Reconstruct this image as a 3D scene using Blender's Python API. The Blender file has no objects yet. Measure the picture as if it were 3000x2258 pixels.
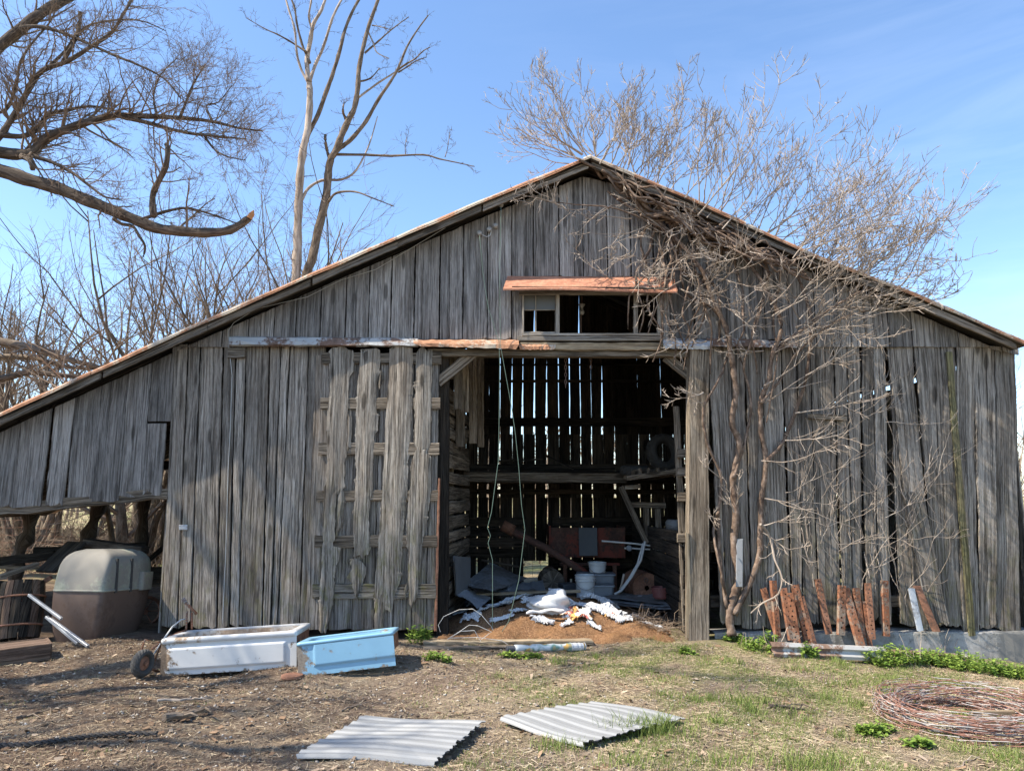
import bpy, math, random
import numpy as np
from mathutils import Vector, Matrix
R = math.radians
rng = random.Random(7)
NR = np.random.default_rng(11)
scene = bpy.context.scene
C = scene.collection

# ------------------------------------------------------------------ camera
F_PX, CU, CV, EYE = 2142.0, 1500.0, 1129.0, 1.75
TILT = R(8.52)
cam_d = bpy.data.cameras.new('camera'); cam = bpy.data.objects.new('camera', cam_d); C.objects.link(cam)
cam.location = (0, 0, EYE); cam.rotation_euler = (R(90)+TILT, 0, 0)
cam_d.sensor_width = 36; cam_d.sensor_fit = 'HORIZONTAL'; cam_d.lens = 36*F_PX/3000.0
cam_d.clip_start = .05; cam_d.clip_end = 3000
scene.camera = cam

# ------------------------------------------------------------------ world, sun, exposure
SUN_EL, SUN_AZ = 50.5, 73.5          # azimuth: from the camera's back towards the left
sx, sy, sz = -math.sin(R(SUN_AZ))*math.cos(R(SUN_EL)), -math.cos(R(SUN_AZ))*math.cos(R(SUN_EL)), math.sin(R(SUN_EL))
world = bpy.data.worlds.new('World'); scene.world = world; world.use_nodes = True
wn, wl = world.node_tree.nodes, world.node_tree.links; wn.clear()
wo = wn.new('ShaderNodeOutputWorld'); wb = wn.new('ShaderNodeBackground'); wb.inputs['Strength'].default_value = .15
sky = wn.new('ShaderNodeTexSky'); sky.sky_type = 'NISHITA'; sky.sun_disc = False
sky.sun_elevation = R(SUN_EL); sky.sun_rotation = R(180+SUN_AZ); sky.altitude = 300
sky.air_density = 1.0; sky.dust_density = .6; sky.ozone_density = 2.6
wtc = wn.new('ShaderNodeTexCoord'); wmp = wn.new('ShaderNodeMapping'); wmp.inputs['Rotation'].default_value = (0, R(28), R(20)); wmp.inputs['Scale'].default_value = (1.2, 2.0, 8.0)
wns = wn.new('ShaderNodeTexNoise'); wns.inputs['Scale'].default_value = 1.7; wns.inputs['Detail'].default_value = 7; wns.inputs['Roughness'].default_value = .6; wns.inputs['Distortion'].default_value = .5
wrp = wn.new('ShaderNodeValToRGB'); wrp.color_ramp.elements[0].position = .45; wrp.color_ramp.elements[0].color = (0,0,0,1)
wrp.color_ramp.elements[1].position = .8; wrp.color_ramp.elements[1].color = (.11,.11,.11,1)
wmx = wn.new('ShaderNodeMixRGB'); wmx.inputs['Color2'].default_value = (6.4, 6.9, 7.6, 1)
whs = wn.new('ShaderNodeHueSaturation'); whs.inputs['Saturation'].default_value = 1.06; whs.inputs['Value'].default_value = 1.10
wl.new(wtc.outputs['Generated'], wmp.inputs['Vector']); wl.new(wmp.outputs[0], wns.inputs['Vector']); wl.new(wns.outputs['Fac'], wrp.inputs[0])
wsx = wn.new('ShaderNodeSeparateXYZ'); wmr = wn.new('ShaderNodeMapRange'); wmr.inputs['From Min'].default_value = -.1; wmr.inputs['From Max'].default_value = .5
wml = wn.new('ShaderNodeMath'); wml.operation = 'MULTIPLY'
wl.new(wtc.outputs['Generated'], wsx.inputs[0]); wl.new(wsx.outputs['X'], wmr.inputs['Value'])
wl.new(wrp.outputs['Color'], wml.inputs[0]); wl.new(wmr.outputs[0], wml.inputs[1])
wl.new(sky.outputs[0], whs.inputs['Color']); wl.new(whs.outputs[0], wmx.inputs['Color1']); wl.new(wml.outputs[0], wmx.inputs['Fac'])
wl.new(wmx.outputs[0], wb.inputs['Color']); wl.new(wb.outputs[0], wo.inputs['Surface'])
sd = bpy.data.lights.new('sun', 'SUN'); sd.energy = 5.0; sd.angle = R(.5); sd.color = (1.0, .91, .77)
sun = bpy.data.objects.new('sun', sd); C.objects.link(sun); sun.rotation_euler = Vector((sx, sy, sz)).to_track_quat('Z', 'Y').to_euler()
vs = scene.view_settings; vs.view_transform = 'Standard'; vs.look = 'None'; vs.gamma = 1; vs.use_curve_mapping = False; vs.exposure = .92
scene.cycles.max_bounces = 6

# ------------------------------------------------------------------ projection helpers (photograph px, 3000 x 2258, to places)
ct, st = math.cos(TILT), math.sin(TILT)
def ray(u, v):
    dx = (u-CU)/F_PX; dy = -(v-CV)/F_PX
    return dx, ct - dy*st, st + dy*ct
def W(u, v, Y=9.4):
    x, y, z = ray(u, v); s = Y/y
    return Vector((x*s, Y, EYE+z*s))
def zg0(x, y):
    z = -.072*max(0.0, min(x, 9.0)-2.2) * (1.0 if y < 12 else max(0, 1-(y-12)/6)) + .05*max(0.0, min(1.0, (-x-2.5)/2))*max(0, min(1, (y-6.5)/2))
    z += .028*math.sin(x*1.7+.4)*math.sin(y*1.3) + .016*math.sin(x*4.1+y*2.3)+ .01*math.sin(x*7.3-y*5.9+1)
    z += .10*math.exp(-((x+1.55)/1.0)**4-((y-7.72)/.42)**2)
    if y > 30: z += .4*math.sin(x*.02+1)*min(1, (y-30)/60)
    return z
def G(u, v, dz=0.0):
    x, y, z = ray(u, v); s = 3.0
    while s < 60 and EYE+z*s > zg0(x*s, y*s)+dz: s += .05
    a, b = s-.05, s
    for _ in range(14):
        s = (a+b)/2
        if EYE+z*s > zg0(x*s, y*s)+dz: a = s
        else: b = s
    return Vector((x*s, y*s, zg0(x*s, y*s)+dz))

# ------------------------------------------------------------------ mesh builder
class MB:
    def __init__(s): s.v = []; s.f = []; s.bc = []; s.rnd = []; s.mi = []; s.m = 0
    def add(s, vs, fs, bc=None, r=None, mi=None):
        n = len(s.v); s.v.extend([tuple(p) for p in vs]); s.f.extend([tuple(i+n for i in f) for f in fs])
        s.bc.extend(bc if bc is not None else [tuple(p) for p in vs])
        r = rng.random() if r is None else r
        s.rnd.extend([r]*len(fs)); s.mi.extend([s.m if mi is None else mi]*len(fs))
    def plank(s, bl, br, tr, tl, n, th=.025, ns=None, nc=3, jag=.004, ebot=.01, etop=.006, bev=.004, bow=.004, r=None):
        """board between four corners; n = outward normal; ragged long edges and ends"""
        bl, br, tr, tl, n = map(Vector, (bl, br, tr, tl, n)); n = n.normalized()
        L = ((tl-bl).length+(tr-br).length)/2; Wd = ((br-bl).length+(tr-tl).length)/2
        if ns is None: ns = max(2, min(56, int(L/.06)))
        jag = jag*.55
        cols = [0.0, min(.12, bev*1.6/Wd)] + [(i+1)/(nc+1) for i in range(nc)] + [1-min(.12, bev*1.6/Wd), 1.0]
        m = len(cols); vs = []; bc = []; ox, oy, oz = rng.random()*60, rng.random()*60, rng.random()*60
        jl = jr = 0.0; p1, p2, p3 = rng.random()*6, rng.random()*6, rng.random()*6
        eb = [abs(rng.gauss(0, ebot)) for _ in cols]; et = [abs(rng.gauss(0, etop)) for _ in cols]
        offn = rng.uniform(-.003, .003)
        for i in range(ns+1):
            t = i/ns
            jl = .35*jl + rng.gauss(0, jag); jr = .35*jr + rng.gauss(0, jag)
            A = bl.lerp(tl, t); B = br.lerp(tr, t); ax = (B-A); up = (tl-bl).lerp(tr-br, .5).normalized()
            bw = offn + bow*math.sin(p1+t*L*1.6) + bow*.6*math.sin(p2+t*L*4)
            for k, c in enumerate(cols):
                P = A + ax*c
                if k == 0: P = P + ax.normalized()*jl
                elif k == m-1: P = P + ax.normalized()*jr
                if i == 0: P = P + up*eb[k]
                if i == ns: P = P - up*et[k]
                cup = bow*.8*math.sin(p3)*(c-.5)**2*4
                d = bw + cup - (bev if k in (0, m-1) else 0)
                vs.append(P + n*(th/2+d)); bc.append((ox+c*Wd, oy+t*L, oz))
            for k in (m-1, 0):
                P = vs[len(vs)-1-(m-1-k) if k == m-1 else len(vs)-m-1]
                P = P - n*th; vs.append(P); bc.append((ox+(Wd+.03 if k else -.03), oy+t*L, oz))
        K = m+2; fs = []
        for i in range(ns):
            a, b = i*K, (i+1)*K
            for k in range(K):
                k2 = (k+1) % K
                fs.append((a+k, a+k2, b+k2, b+k))
        fs.append(tuple(range(K-1, -1, -1))); fs.append(tuple(ns*K+k for k in range(K)))
        s.add(vs, fs, bc, r)
    def beam(s, a, b, w, h, up=(0,0,1), jag=.003, ns=None, r=None, bev=.006):
        """squared timber from a to b, w wide (across up) and h high (along up)"""
        a, b, up = Vector(a), Vector(b), Vector(up); d = (b-a).normalized(); sd_ = d.cross(up).normalized(); u2 = sd_.cross(d).normalized()
        L = (b-a).length; ns = ns or max(1, int(L/.25)); ox, oy, oz = rng.random()*60, rng.random()*60, rng.random()*60
        pr = [(-.5,-.5+bev/h),(-.5,.5-bev/h),(-.5+bev/w,.5),(.5-bev/w,.5),(.5,.5-bev/h),(.5,-.5+bev/h),(.5-bev/w,-.5),(-.5+bev/w,-.5)]
        vs = []; bc = []; per = [0, h, h, h+w, h+w, 2*h+w, 2*h+w, 2*h+2*w]
        for i in range(ns+1):
            t = i/ns; P = a.lerp(b, t); jx, jy = rng.gauss(0, jag), rng.gauss(0, jag)
            for k, (x, y) in enumerate(pr):
                vs.append(P + sd_*(x*w+jx*.5+rng.gauss(0, jag)*.4) + u2*(y*h+jy*.5+rng.gauss(0, jag)*.4)); bc.append((ox+per[k], oy+t*L, oz))
        fs = [tuple([i*8+k, i*8+(k+1)%8, (i+1)*8+(k+1)%8, (i+1)*8+k]) for i in range(ns) for k in range(8)]
        fs += [tuple(range(7,-1,-1)), tuple(ns*8+k for k in range(8))]
        s.add(vs, fs, bc, r)
    def box(s, c, sz, rot=0, bev=0, r=None, M=None):
        x, y, z = sz[0]/2, sz[1]/2, sz[2]/2; M = M or (Matrix.Translation(Vector(c)) @ Matrix.Rotation(rot, 4, 'Z'))
        vs = [M @ Vector((a*x, b*y, d*z)) for d in (-1,1) for a, b in ((-1,-1),(1,-1),(1,1),(-1,1))]
        s.add(vs, [(3,2,1,0),(4,5,6,7),(0,1,5,4),(1,2,6,5),(2,3,7,6),(3,0,4,7)], [(p.x+7, p.z+3, p.y) for p in vs], r)
    def grid(s, P, nu, nv, bc=None, closed_u=False, r=None, flip=False):
        """P[j*nu+i]; faces between neighbours"""
        fs = []
        for j in range(nv-1):
            for i in range(nu if closed_u else nu-1):
                i2 = (i+1) % nu; q = (j*nu+i, j*nu+i2, (j+1)*nu+i2, (j+1)*nu+i)
                fs.append(q[::-1] if flip else q)
        s.add(P, fs, bc, r)
    def lathe(s, prof, c=(0,0,0), M=None, n=24, cap=True, r=None):
        """prof: (radius, z)"""
        M = M or Matrix.Translation(Vector(c)); vs = []; bc = []
        for (ra, z) in prof:
            for k in range(n):
                a = 2*math.pi*k/n; vs.append(M @ Vector((ra*math.cos(a), ra*math.sin(a), z))); bc.append((a*max(.05, prof[0][0]), z, ra))
        fs = [(j*n+k, j*n+(k+1)%n, (j+1)*n+(k+1)%n, (j+1)*n+k) for j in range(len(prof)-1) for k in range(n)]
        if cap: fs += [tuple(range(n-1,-1,-1)), tuple((len(prof)-1)*n+k for k in range(n))]
        s.add(vs, fs, bc, r)
    def tube(s, pts, ra, k=6, r=None, lump=0):
        pts = [Vector(p) for p in pts]; n = len(pts)
        if not hasattr(ra, '__len__'): ra = [ra]*n
        vs = []; bc = []; L = 0; o = rng.random()*50; ref = None
        for i, p in enumerate(pts):
            d = (pts[min(i+1, n-1)]-pts[max(i-1, 0)])
            d = d.normalized() if d.length > 1e-9 else Vector((0,0,1))
            if ref is None: ref = Vector((0,0,1)) if abs(d.z) < .9 else Vector((1,0,0))
            u = d.cross(ref); u = u.normalized() if u.length > 1e-6 else Vector((1,0,0)); w = d.cross(u)
            ref = -w if False else ref
            if i: L += (p-pts[i-1]).length
            for j in range(k):
                a = 2*math.pi*j/k; q = ra[i]*(1+(rng.uniform(-lump, lump) if lump else 0))
                vs.append(p+u*math.cos(a)*q+w*math.sin(a)*q); bc.append((o+a*ra[i], L+o, o))
        fs = [(i*k+j, i*k+(j+1)%k, (i+1)*k+(j+1)%k, (i+1)*k+j) for i in range(n-1) for j in range(k)]
        if k > 2: fs += [tuple(range(k-1,-1,-1)), tuple((n-1)*k+j for j in range(k))]
        s.add(vs, fs, bc, r)
    def build(s, name, mats, parent=None, smooth=False, label=None):
        me = bpy.data.meshes.new(name); me.from_pydata(s.v, [], s.f)
        a = me.attributes.new('bc', 'FLOAT_VECTOR', 'POINT'); a.data.foreach_set('vector', np.array(s.bc, dtype=np.float32).ravel())
        b = me.attributes.new('rnd', 'FLOAT', 'FACE'); b.data.foreach_set('value', np.array(s.rnd, dtype=np.float32))
        if not isinstance(mats, (list, tuple)): mats = [mats]
        for m in mats: me.materials.append(m)
        if len(mats) > 1: me.polygons.foreach_set('material_index', s.mi)
        if smooth: me.polygons.foreach_set('use_smooth', [True]*len(s.f))
        o = bpy.data.objects.new(name, me); C.objects.link(o)
        if parent is not None:
            o.parent = parent; o.matrix_parent_inverse = parent.matrix_basis.inverted()
        if label: o['label'] = label
        return o
def thing(name, label, cat, loc=(0,0,0), group=None, kind=None):
    o = bpy.data.objects.new(name, None); C.objects.link(o); o.location = loc; o.empty_display_size = .1
    return tag(o, label, cat, group, kind)
def tag(o, label, cat, group=None, kind=None):
    o['label'] = label; o['category'] = cat
    if group: o['group'] = group
    if kind: o['kind'] = kind
    return o
def dup(root, loc, rotz, label, scale=1):
    c = root.copy(); C.objects.link(c); c.location = loc; c.rotation_euler = (0, 0, rotz); c.scale = (scale,)*3; c['label'] = label
    for ch in list(root.children):
        d = ch.copy(); C.objects.link(d); d.parent = c
    return c

# ------------------------------------------------------------------ materials
class NT:
    def __init__(s, name):
        s.mat = bpy.data.materials.new(name); s.mat.use_nodes = True; t = s.mat.node_tree; s.n = t.nodes; s.l = t.links; s.n.clear()
        s.out = s.n.new('ShaderNodeOutputMaterial'); s.b = s.n.new('ShaderNodeBsdfPrincipled'); s.l.new(s.b.outputs[0], s.out.inputs[0])
    def coord(s, kind='bc'):
        if kind == 'bc':
            a = s.n.new('ShaderNodeAttribute'); a.attribute_name = 'bc'; return a.outputs['Vector']
        if kind == 'geo': return s.n.new('ShaderNodeNewGeometry').outputs['Position']
        return s.n.new('ShaderNodeTexCoord').outputs['Object']
    def rnd(s):
        a = s.n.new('ShaderNodeAttribute'); a.attribute_name = 'rnd'; return a.outputs['Fac']
    def map(s, v, sc):
        m = s.n.new('ShaderNodeMapping'); s.l.new(v, m.inputs[0]); m.inputs['Scale'].default_value = sc if hasattr(sc, '__len__') else (sc,)*3; return m.outputs[0]
    def noise(s, v, sc=1, det=5, rough=.6, dist=0):
        m = s.n.new('ShaderNodeTexNoise'); s.l.new(v, m.inputs['Vector']); m.inputs['Scale'].default_value = sc; m.inputs['Detail'].default_value = det
        m.inputs['Roughness'].default_value = rough; m.inputs['Distortion'].default_value = dist; return m.outputs['Fac']
    def vor(s, v, sc=1, feat='F1'):
        m = s.n.new('ShaderNodeTexVoronoi'); m.feature = feat; s.l.new(v, m.inputs['Vector']); m.inputs['Scale'].default_value = sc; return m.outputs['Distance']
    def ramp(s, f, stops):
        m = s.n.new('ShaderNodeValToRGB'); s.l.new(f, m.inputs[0]); e = m.color_ramp.elements
        while len(e) < len(stops): e.new(.5)
        for q, (p, c) in zip(e, stops): q.position = p; q.color = (*c, 1) if hasattr(c, '__len__') else (c, c, c, 1)
        return m.outputs[0]
    def mix(s, f, a, b, op='MIX'):
        m = s.n.new('ShaderNodeMixRGB'); m.blend_type = op
        for k, x in ((0, f), (1, a), (2, b)):
            if isinstance(x, bpy.types.NodeSocket): s.l.new(x, m.inputs[k])
            elif k == 0: m.inputs[0].default_value = x
            else: m.inputs[k].default_value = (*x, 1) if hasattr(x, '__len__') else (x, x, x, 1)
        return m.outputs[0]
    def math(s, op, a, b=0.0):
        m = s.n.new('ShaderNodeMath'); m.operation = op
        for k, x in ((0, a), (1, b)):
            if isinstance(x, bpy.types.NodeSocket): s.l.new(x, m.inputs[k])
            else: m.inputs[k].default_value = x
        return m.outputs[0]
    def done(s, col, rough=.85, metal=0, bump=None, dist=.01, strength=1, spec=None):
        for nm, x in (('Base Color', col), ('Roughness', rough), ('Metallic', metal)):
            if isinstance(x, bpy.types.NodeSocket): s.l.new(x, s.b.inputs[nm])
            else: s.b.inputs[nm].default_value = (*x, 1) if hasattr(x, '__len__') else x
        if spec is not None: s.b.inputs['Specular IOR Level'].default_value = spec
        if bump is not None:
            m = s.n.new('ShaderNodeBump'); m.inputs['Distance'].default_value = dist; m.inputs['Strength'].default_value = strength
            s.l.new(bump, m.inputs['Height']); s.l.new(m.outputs[0], s.b.inputs['Normal'])
        return s.mat
def wood(name, dark, mid, light, moss=0, rough_amt=1.0, var=.5, bd=.012, warm=(.30,.22,.15), warm_amt=.35):
    t = NT(name); v = t.coord('bc')
    wob = t.noise(t.map(v, (2, .6, 1)), 2.2, 2, .5)                                         # makes the grain wander
    v2 = t.n.new('ShaderNodeVectorMath'); v2.operation = 'ADD'; cb = t.n.new('ShaderNodeCombineXYZ')
    t.l.new(t.math('MULTIPLY', wob, .045), cb.inputs[0]); t.l.new(v, v2.inputs[0]); t.l.new(cb.outputs[0], v2.inputs[1]); v3 = v2.outputs[0]
    g1 = t.noise(t.map(v3, (34, 1.1, 1)), 1, 6, .7); g2 = t.noise(t.map(v3, (150, 7, 1)), 1, 4, .75)
    ck = t.noise(t.map(v3, (40, .5, 1)), 1.6, 5, .7)
    crack = t.ramp(ck, [(.0, 1.0), (.37, 1.0), (.405, 0.0), (1, 0.0)])
    fine = t.ramp(t.noise(t.map(v3, (75, 1.1, 2)), 1, 3, .6), [(0, 1.0), (.38, 1.0), (.44, 0.0), (1, 0.0)])
    g = t.math('ADD', t.math('MULTIPLY', g1, .6), t.math('MULTIPLY', g2, .4))
    col = t.ramp(g, [(.40, dark), (.5, mid), (.60, light)])
    st_ = t.ramp(t.noise(t.map(v, (3.2, .7, 1)), 1.3, 6, .72), [(.36, .46), (.54, 1.0)])
    col = t.mix(.75, col, st_, 'MULTIPLY')
    col = t.mix(t.math('MULTIPLY', t.ramp(t.noise(t.map(v, (3, .6, 4)), 1, 3), [(.45, 0.0), (.7, 1.0)]), warm_amt), col, warm)
    r = t.rnd(); col = t.mix(1.0, col, t.ramp(t.math('ADD', t.math('MULTIPLY', r, .5), .5), [(0, .34), (.5, 1-var), (1, 1.08)]), 'MULTIPLY')
    kn = t.vor(t.map(v3, (4.2, 1.1, 1)), 1.0); kn = t.ramp(kn, [(.0, 1.0), (.10, 1.0), (.16, 0.0)])
    col = t.mix(t.math('MULTIPLY', kn, .8), col, tuple(x*.4 for x in dark))
    if moss:
        mm = t.ramp(t.noise(t.map(v, (7, 3, 3)), 1.5, 5, .7), [(.50, 0.0), (.62, 1.0)])
        pz = t.n.new('ShaderNodeSeparateXYZ'); t.l.new(t.coord('geo'), pz.inputs[0])
        hz = t.n.new('ShaderNodeMapRange'); hz.inputs['From Min'].default_value = 2.2; hz.inputs['From Max'].default_value = .2; t.l.new(pz.outputs['Z'], hz.inputs['Value'])
        col = t.mix(t.math('MULTIPLY', t.math('MULTIPLY', mm, hz.outputs[0]), moss), col, (.16, .15, .055))
    cr = t.math('MAXIMUM', crack, t.math('MULTIPLY', fine, .65))
    col = t.mix(t.math('MULTIPLY', cr, .88), col, tuple(x*.22 for x in dark))
    h = t.math('SUBTRACT', g, t.math('MULTIPLY', cr, .8))
    return t.done(col, .95, 0, h, bd, rough_amt, spec=.15)
M = {}
M['wall'] = wood('weathered_siding', (.16,.137,.115), (.355,.315,.272), (.54,.49,.43), moss=.45, rough_amt=1.0)
M['gable'] = wood('weathered_gable_siding', (.20,.18,.163), (.375,.345,.318), (.52,.49,.455), rough_amt=.9, warm_amt=.15)
M['rough'] = wood('rotten_plank', (.12,.10,.08), (.31,.275,.23), (.52,.465,.395), moss=.8, rough_amt=1.0, bd=.012)
M['fascia'] = wood('grey_fascia', (.11,.09,.07), (.23,.195,.16), (.36,.315,.265), var=.3)
M['timber'] = wood('grey_timber', (.11,.085,.063), (.28,.23,.175), (.44,.37,.29), var=.4)
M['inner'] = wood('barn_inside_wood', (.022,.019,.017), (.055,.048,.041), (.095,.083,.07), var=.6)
M['brown'] = wood('brown_painted_wood', (.09,.06,.045), (.17,.115,.085), (.24,.17,.13), var=.3, rough_amt=.5)
M['pale'] = wood('pale_lumber', (.26,.19,.12), (.42,.33,.22), (.55,.45,.32), var=.2, rough_amt=.4)
M['frame'] = wood('window_trim_wood', (.20,.17,.14), (.38,.34,.29), (.50,.46,.40), var=.25, rough_amt=.6)
M['mossy'] = wood('lichen_board', (.12,.11,.06), (.25,.23,.13), (.40,.36,.18), var=.3, moss=1)
def rust(name, base=(.36,.13,.05), dark=(.12,.05,.03), paint=None, amt=.5, sc=6, metal=0, rough=.8, bump=.004, kind='bc', streak=(1,1,1)):
    t = NT(name); v = t.map(t.coord(kind), streak)
    n = t.noise(v, sc, 8, .68); n2 = t.noise(v, sc*7, 4, .7)
    col = t.ramp(t.math('ADD', t.math('MULTIPLY', n, .6), t.math('MULTIPLY', n2, .4)), [(.34, dark), (.5, base), (.66, tuple(min(1, x*1.5+.03) for x in base))])
    if paint:
        m = t.ramp(t.math('ADD', t.math('MULTIPLY', t.noise(v, sc*.6, 9, .7), .75), t.math('MULTIPLY', n2, .25)), [(amt-.03, 0.0), (amt+.03, 1.0)])
        pc = t.mix(t.ramp(t.noise(v, sc*2, 5), [(.35, 0.0), (.75, .35)]), paint, tuple(x*.6 for x in paint)); col = t.mix(m, col, pc)
        rg = t.mix(m, .9, rough)
        return t.done(col, rg, metal, t.math('ADD', t.math('MULTIPLY', m, .5), t.math('MULTIPLY', n2, .3)), bump, .7)
    return t.done(col, rough, metal, n2, bump, .8)
M['rust'] = rust('rust', (.24,.095,.045), (.07,.033,.023), (.26,.20,.15), .54, sc=7)
M['rustdark'] = rust('dark_rust', (.20,.09,.05), (.06,.035,.025), sc=6)
M['roofmetal'] = rust('rusty_roof_metal', (.40,.20,.10), (.20,.085,.04), (.50,.45,.38), .52, 3.2, streak=(1,1,1))
M['awning'] = rust('rusty_awning_metal', (.42,.19,.115), (.26,.10,.055), (.58,.48,.38), .60, 3)
M['rail'] = rust('door_rail_metal', (.16,.10,.075), (.05,.04,.035), (.40,.41,.41), .50, 3.2, rough=.5)
M['flap'] = rust('flashing_metal', (.40,.20,.11), (.26,.125,.07), (.54,.46,.36), .52, 4)
M['galv'] = rust('galvanised_metal', (.30,.31,.33), (.2,.2,.21), (.46,.48,.51), .42, 4, rough=.45, metal=.3, bump=.001)
M['gutter'] = rust('chipped_white_beam', (.20,.12,.08), (.09,.06,.05), (.46,.45,.42), .52, 3.5, rough=.6)
M['redpaint'] = rust('faded_red_paint', (.10,.05,.035), (.04,.028,.022), (.22,.05,.03), .52, 2.2)
M['enamel'] = rust('white_enamel', (.34,.25,.17), (.12,.08,.055), (.62,.62,.61), .40, 2.4, rough=.28, bump=.0008, kind='obj')
M['tubin'] = rust('dirty_tub_inside', (.30,.22,.15), (.14,.10,.07), (.46,.42,.36), .52, 3, rough=.6, bump=.001, kind='obj')
M['blue'] = rust('light_blue_enamel', (.30,.25,.19), (.14,.11,.08), (.22,.42,.58), .39, 2.4, rough=.3, bump=.0008, kind='obj')
def scuffed(name, paint, rustc, dark):
    t = NT(name); v = t.coord('bc'); n = t.noise(v, 7, 8, .7); n2 = t.noise(v, 40, 4, .7); sp = t.n.new('ShaderNodeSeparateXYZ'); t.l.new(v, sp.inputs[0])
    e = t.math('MULTIPLY', t.math('MAXIMUM', t.math('SUBTRACT', .20, sp.outputs['X']), 0.0), 1.3); e2 = t.math('MULTIPLY', t.math('MAXIMUM', t.math('SUBTRACT', .035, sp.outputs['Y']), 0.0), 4.0)
    m = t.ramp(t.math('ADD', t.math('ADD', n, e), e2), [(.60, 0.0), (.66, 1.0)]); c = t.mix(t.ramp(n2, [(.3, 0.0), (.7, 1.0)]), dark, rustc)
    return t.done(t.mix(m, t.mix(t.ramp(n, [(.4, 0.0), (.7, .25)]), paint, tuple(x*.7 for x in paint)), c), t.mix(m, .3, .9), 0, t.math('ADD', t.math('MULTIPLY', m, -.4), t.math('MULTIPLY', n, .3)), .004, .6)
M['bluescuff'] = scuffed('scuffed_blue_enamel', (.22,.42,.58), (.30,.26,.21), (.15,.125,.10))
M['whitescuff'] = scuffed('scuffed_white_enamel', (.62,.62,.61), (.30,.22,.15), (.12,.085,.06))
M['sheet'] = rust('white_panel_paint', (.20,.185,.16), (.13,.12,.10), (.275,.28,.28), .38, 1.6, rough=.42, bump=.0006, kind='obj')
M['tankwhite'] = rust('grimy_white_shell', (.27,.28,.22), (.17,.18,.13), (.23,.215,.185), .47, 2.6, rough=.8, bump=.001, kind='obj')
M['tankbrown'] = rust('brown_plastic', (.11,.07,.05), (.075,.05,.04), (.125,.082,.062), .45, 2.5, rough=.6, bump=.0008, kind='obj')
M['concrete'] = rust('concrete', (.30,.29,.27), (.12,.11,.095), (.19,.185,.17), .52, 2.2, rough=.95, bump=.006)
def plain(name, col, rough=.6, metal=0, nz=.25, sc=12, bump=.002):
    t = NT(name); n = t.noise(t.coord('obj'), sc, 5)
    c = t.mix(t.ramp(n, [(.35, 0.0), (.7, nz)]), col, tuple(x*.45 for x in col)); return t.done(c, rough, metal, n, bump, .5)
M['rubber'] = plain('rubber', (.06,.057,.053), .85, sc=20, nz=.6, bump=.006)
M['silver'] = plain('silver_bar', (.48,.50,.53), .35, .5)
M['pvc'] = plain('white_pvc', (.60,.60,.57), .5)
M['bucket'] = plain('white_bucket', (.66,.67,.66), .45, nz=.5, sc=5)
M['tote'] = plain('grey_tote', (.22,.24,.26), .5, nz=.3)
M['darkplastic'] = plain('dark_plastic', (.07,.075,.085), .55)
M['yellow'] = plain('yellow_plastic', (.60,.40,.03), .5)
M['maroon'] = plain('maroon_plastic', (.16,.05,.045), .6)
M['panelgrey'] = plain('grey_panel', (.13,.135,.14), .8, nz=.4, sc=3)
M['cable'] = plain('pale_cable', (.52,.52,.50), .7)
M['greencord'] = plain('green_cord', (.14,.21,.17), .8)
M['wire'] = rust('barbed_wire', (.25,.12,.085), (.10,.055,.045), (.40,.385,.37), .52, 3, rough=.6, bump=.0005)
M['chain'] = plain('old_chain', (.13,.08,.06), .8)
M['rope'] = plain('dark_rope', (.05,.045,.042), .95)
M['glass'] = NT('dusty_glass').done((.11,.11,.105), .45)
M['ceramic'] = plain('ceramic', (.38,.37,.35), .4, nz=.6, sc=30)
M['tin'] = rust('grey_tin_sheet', (.17,.16,.15), (.10,.085,.075), (.24,.25,.26), .5, 2, rough=.7, bump=.003)
M['paper'] = plain('torn_white_paper', (.62,.62,.62), .85, nz=.25, sc=9, bump=.006)
def bagprint(name, cols):
    t = NT(name); v = t.coord('bc'); n = t.vor(t.map(v, (6, 8, 6)), 1.0); n2 = t.noise(v, 5, 2)
    c = t.ramp(n, [(.0, cols[0]), (.32, cols[1]), (.45, cols[2]), (.62, cols[3])]); e = t.n.new('ShaderNodeValToRGB')
    c = t.mix(t.ramp(n2, [(.48, 0.0), (.52, 1.0)]), c, cols[4]); return t.done(c, .55, 0, n2, .004, .5)
M['print'] = bagprint('printed_feed_bag', ((.72,.68,.60), (.62,.10,.05), (.03,.03,.035), (.70,.36,.10), (.70,.69,.66)))
M['print2'] = bagprint('printed_tube_bag', ((.66,.38,.10), (.66,.38,.10), (.12,.26,.22), (.60,.64,.64), (.50,.54,.55)))
M['print3'] = bagprint('yellow_printed_bag', ((.62,.60,.28), (.60,.62,.55), (.04,.04,.04), (.55,.08,.05), (.66,.67,.64)))
def barkm(name, dark, mid, light, sc=(22, 3, 3), b=.02, pale=0):
    t = NT(name); v = t.map(t.coord('bc'), sc); n = t.noise(v, 1, 6, .68); n2 = t.noise(t.map(t.coord('geo'), 1), 3.5, 4)
    c = t.ramp(n, [(.36, dark), (.52, mid), (.66, light)]); c = t.mix(.6, c, t.ramp(n2, [(.3, .6), (.65, 1.0)]), 'MULTIPLY')
    return t.done(c, .95, 0, n, b, 1, spec=.1)
M['bark'] = barkm('dark_bark', (.055,.043,.034), (.13,.105,.085), (.22,.185,.15))
M['twig'] = barkm('brown_twig', (.15,.11,.08), (.26,.20,.15), (.34,.27,.21), b=.002)
M['twig2'] = barkm('tan_twig', (.17,.12,.085), (.28,.215,.16), (.38,.30,.23), b=.002)
M['deadwood'] = barkm('pale_bare_wood', (.22,.17,.13), (.46,.38,.31), (.58,.50,.42), sc=(14, 1.5, 2), b=.008)
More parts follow.
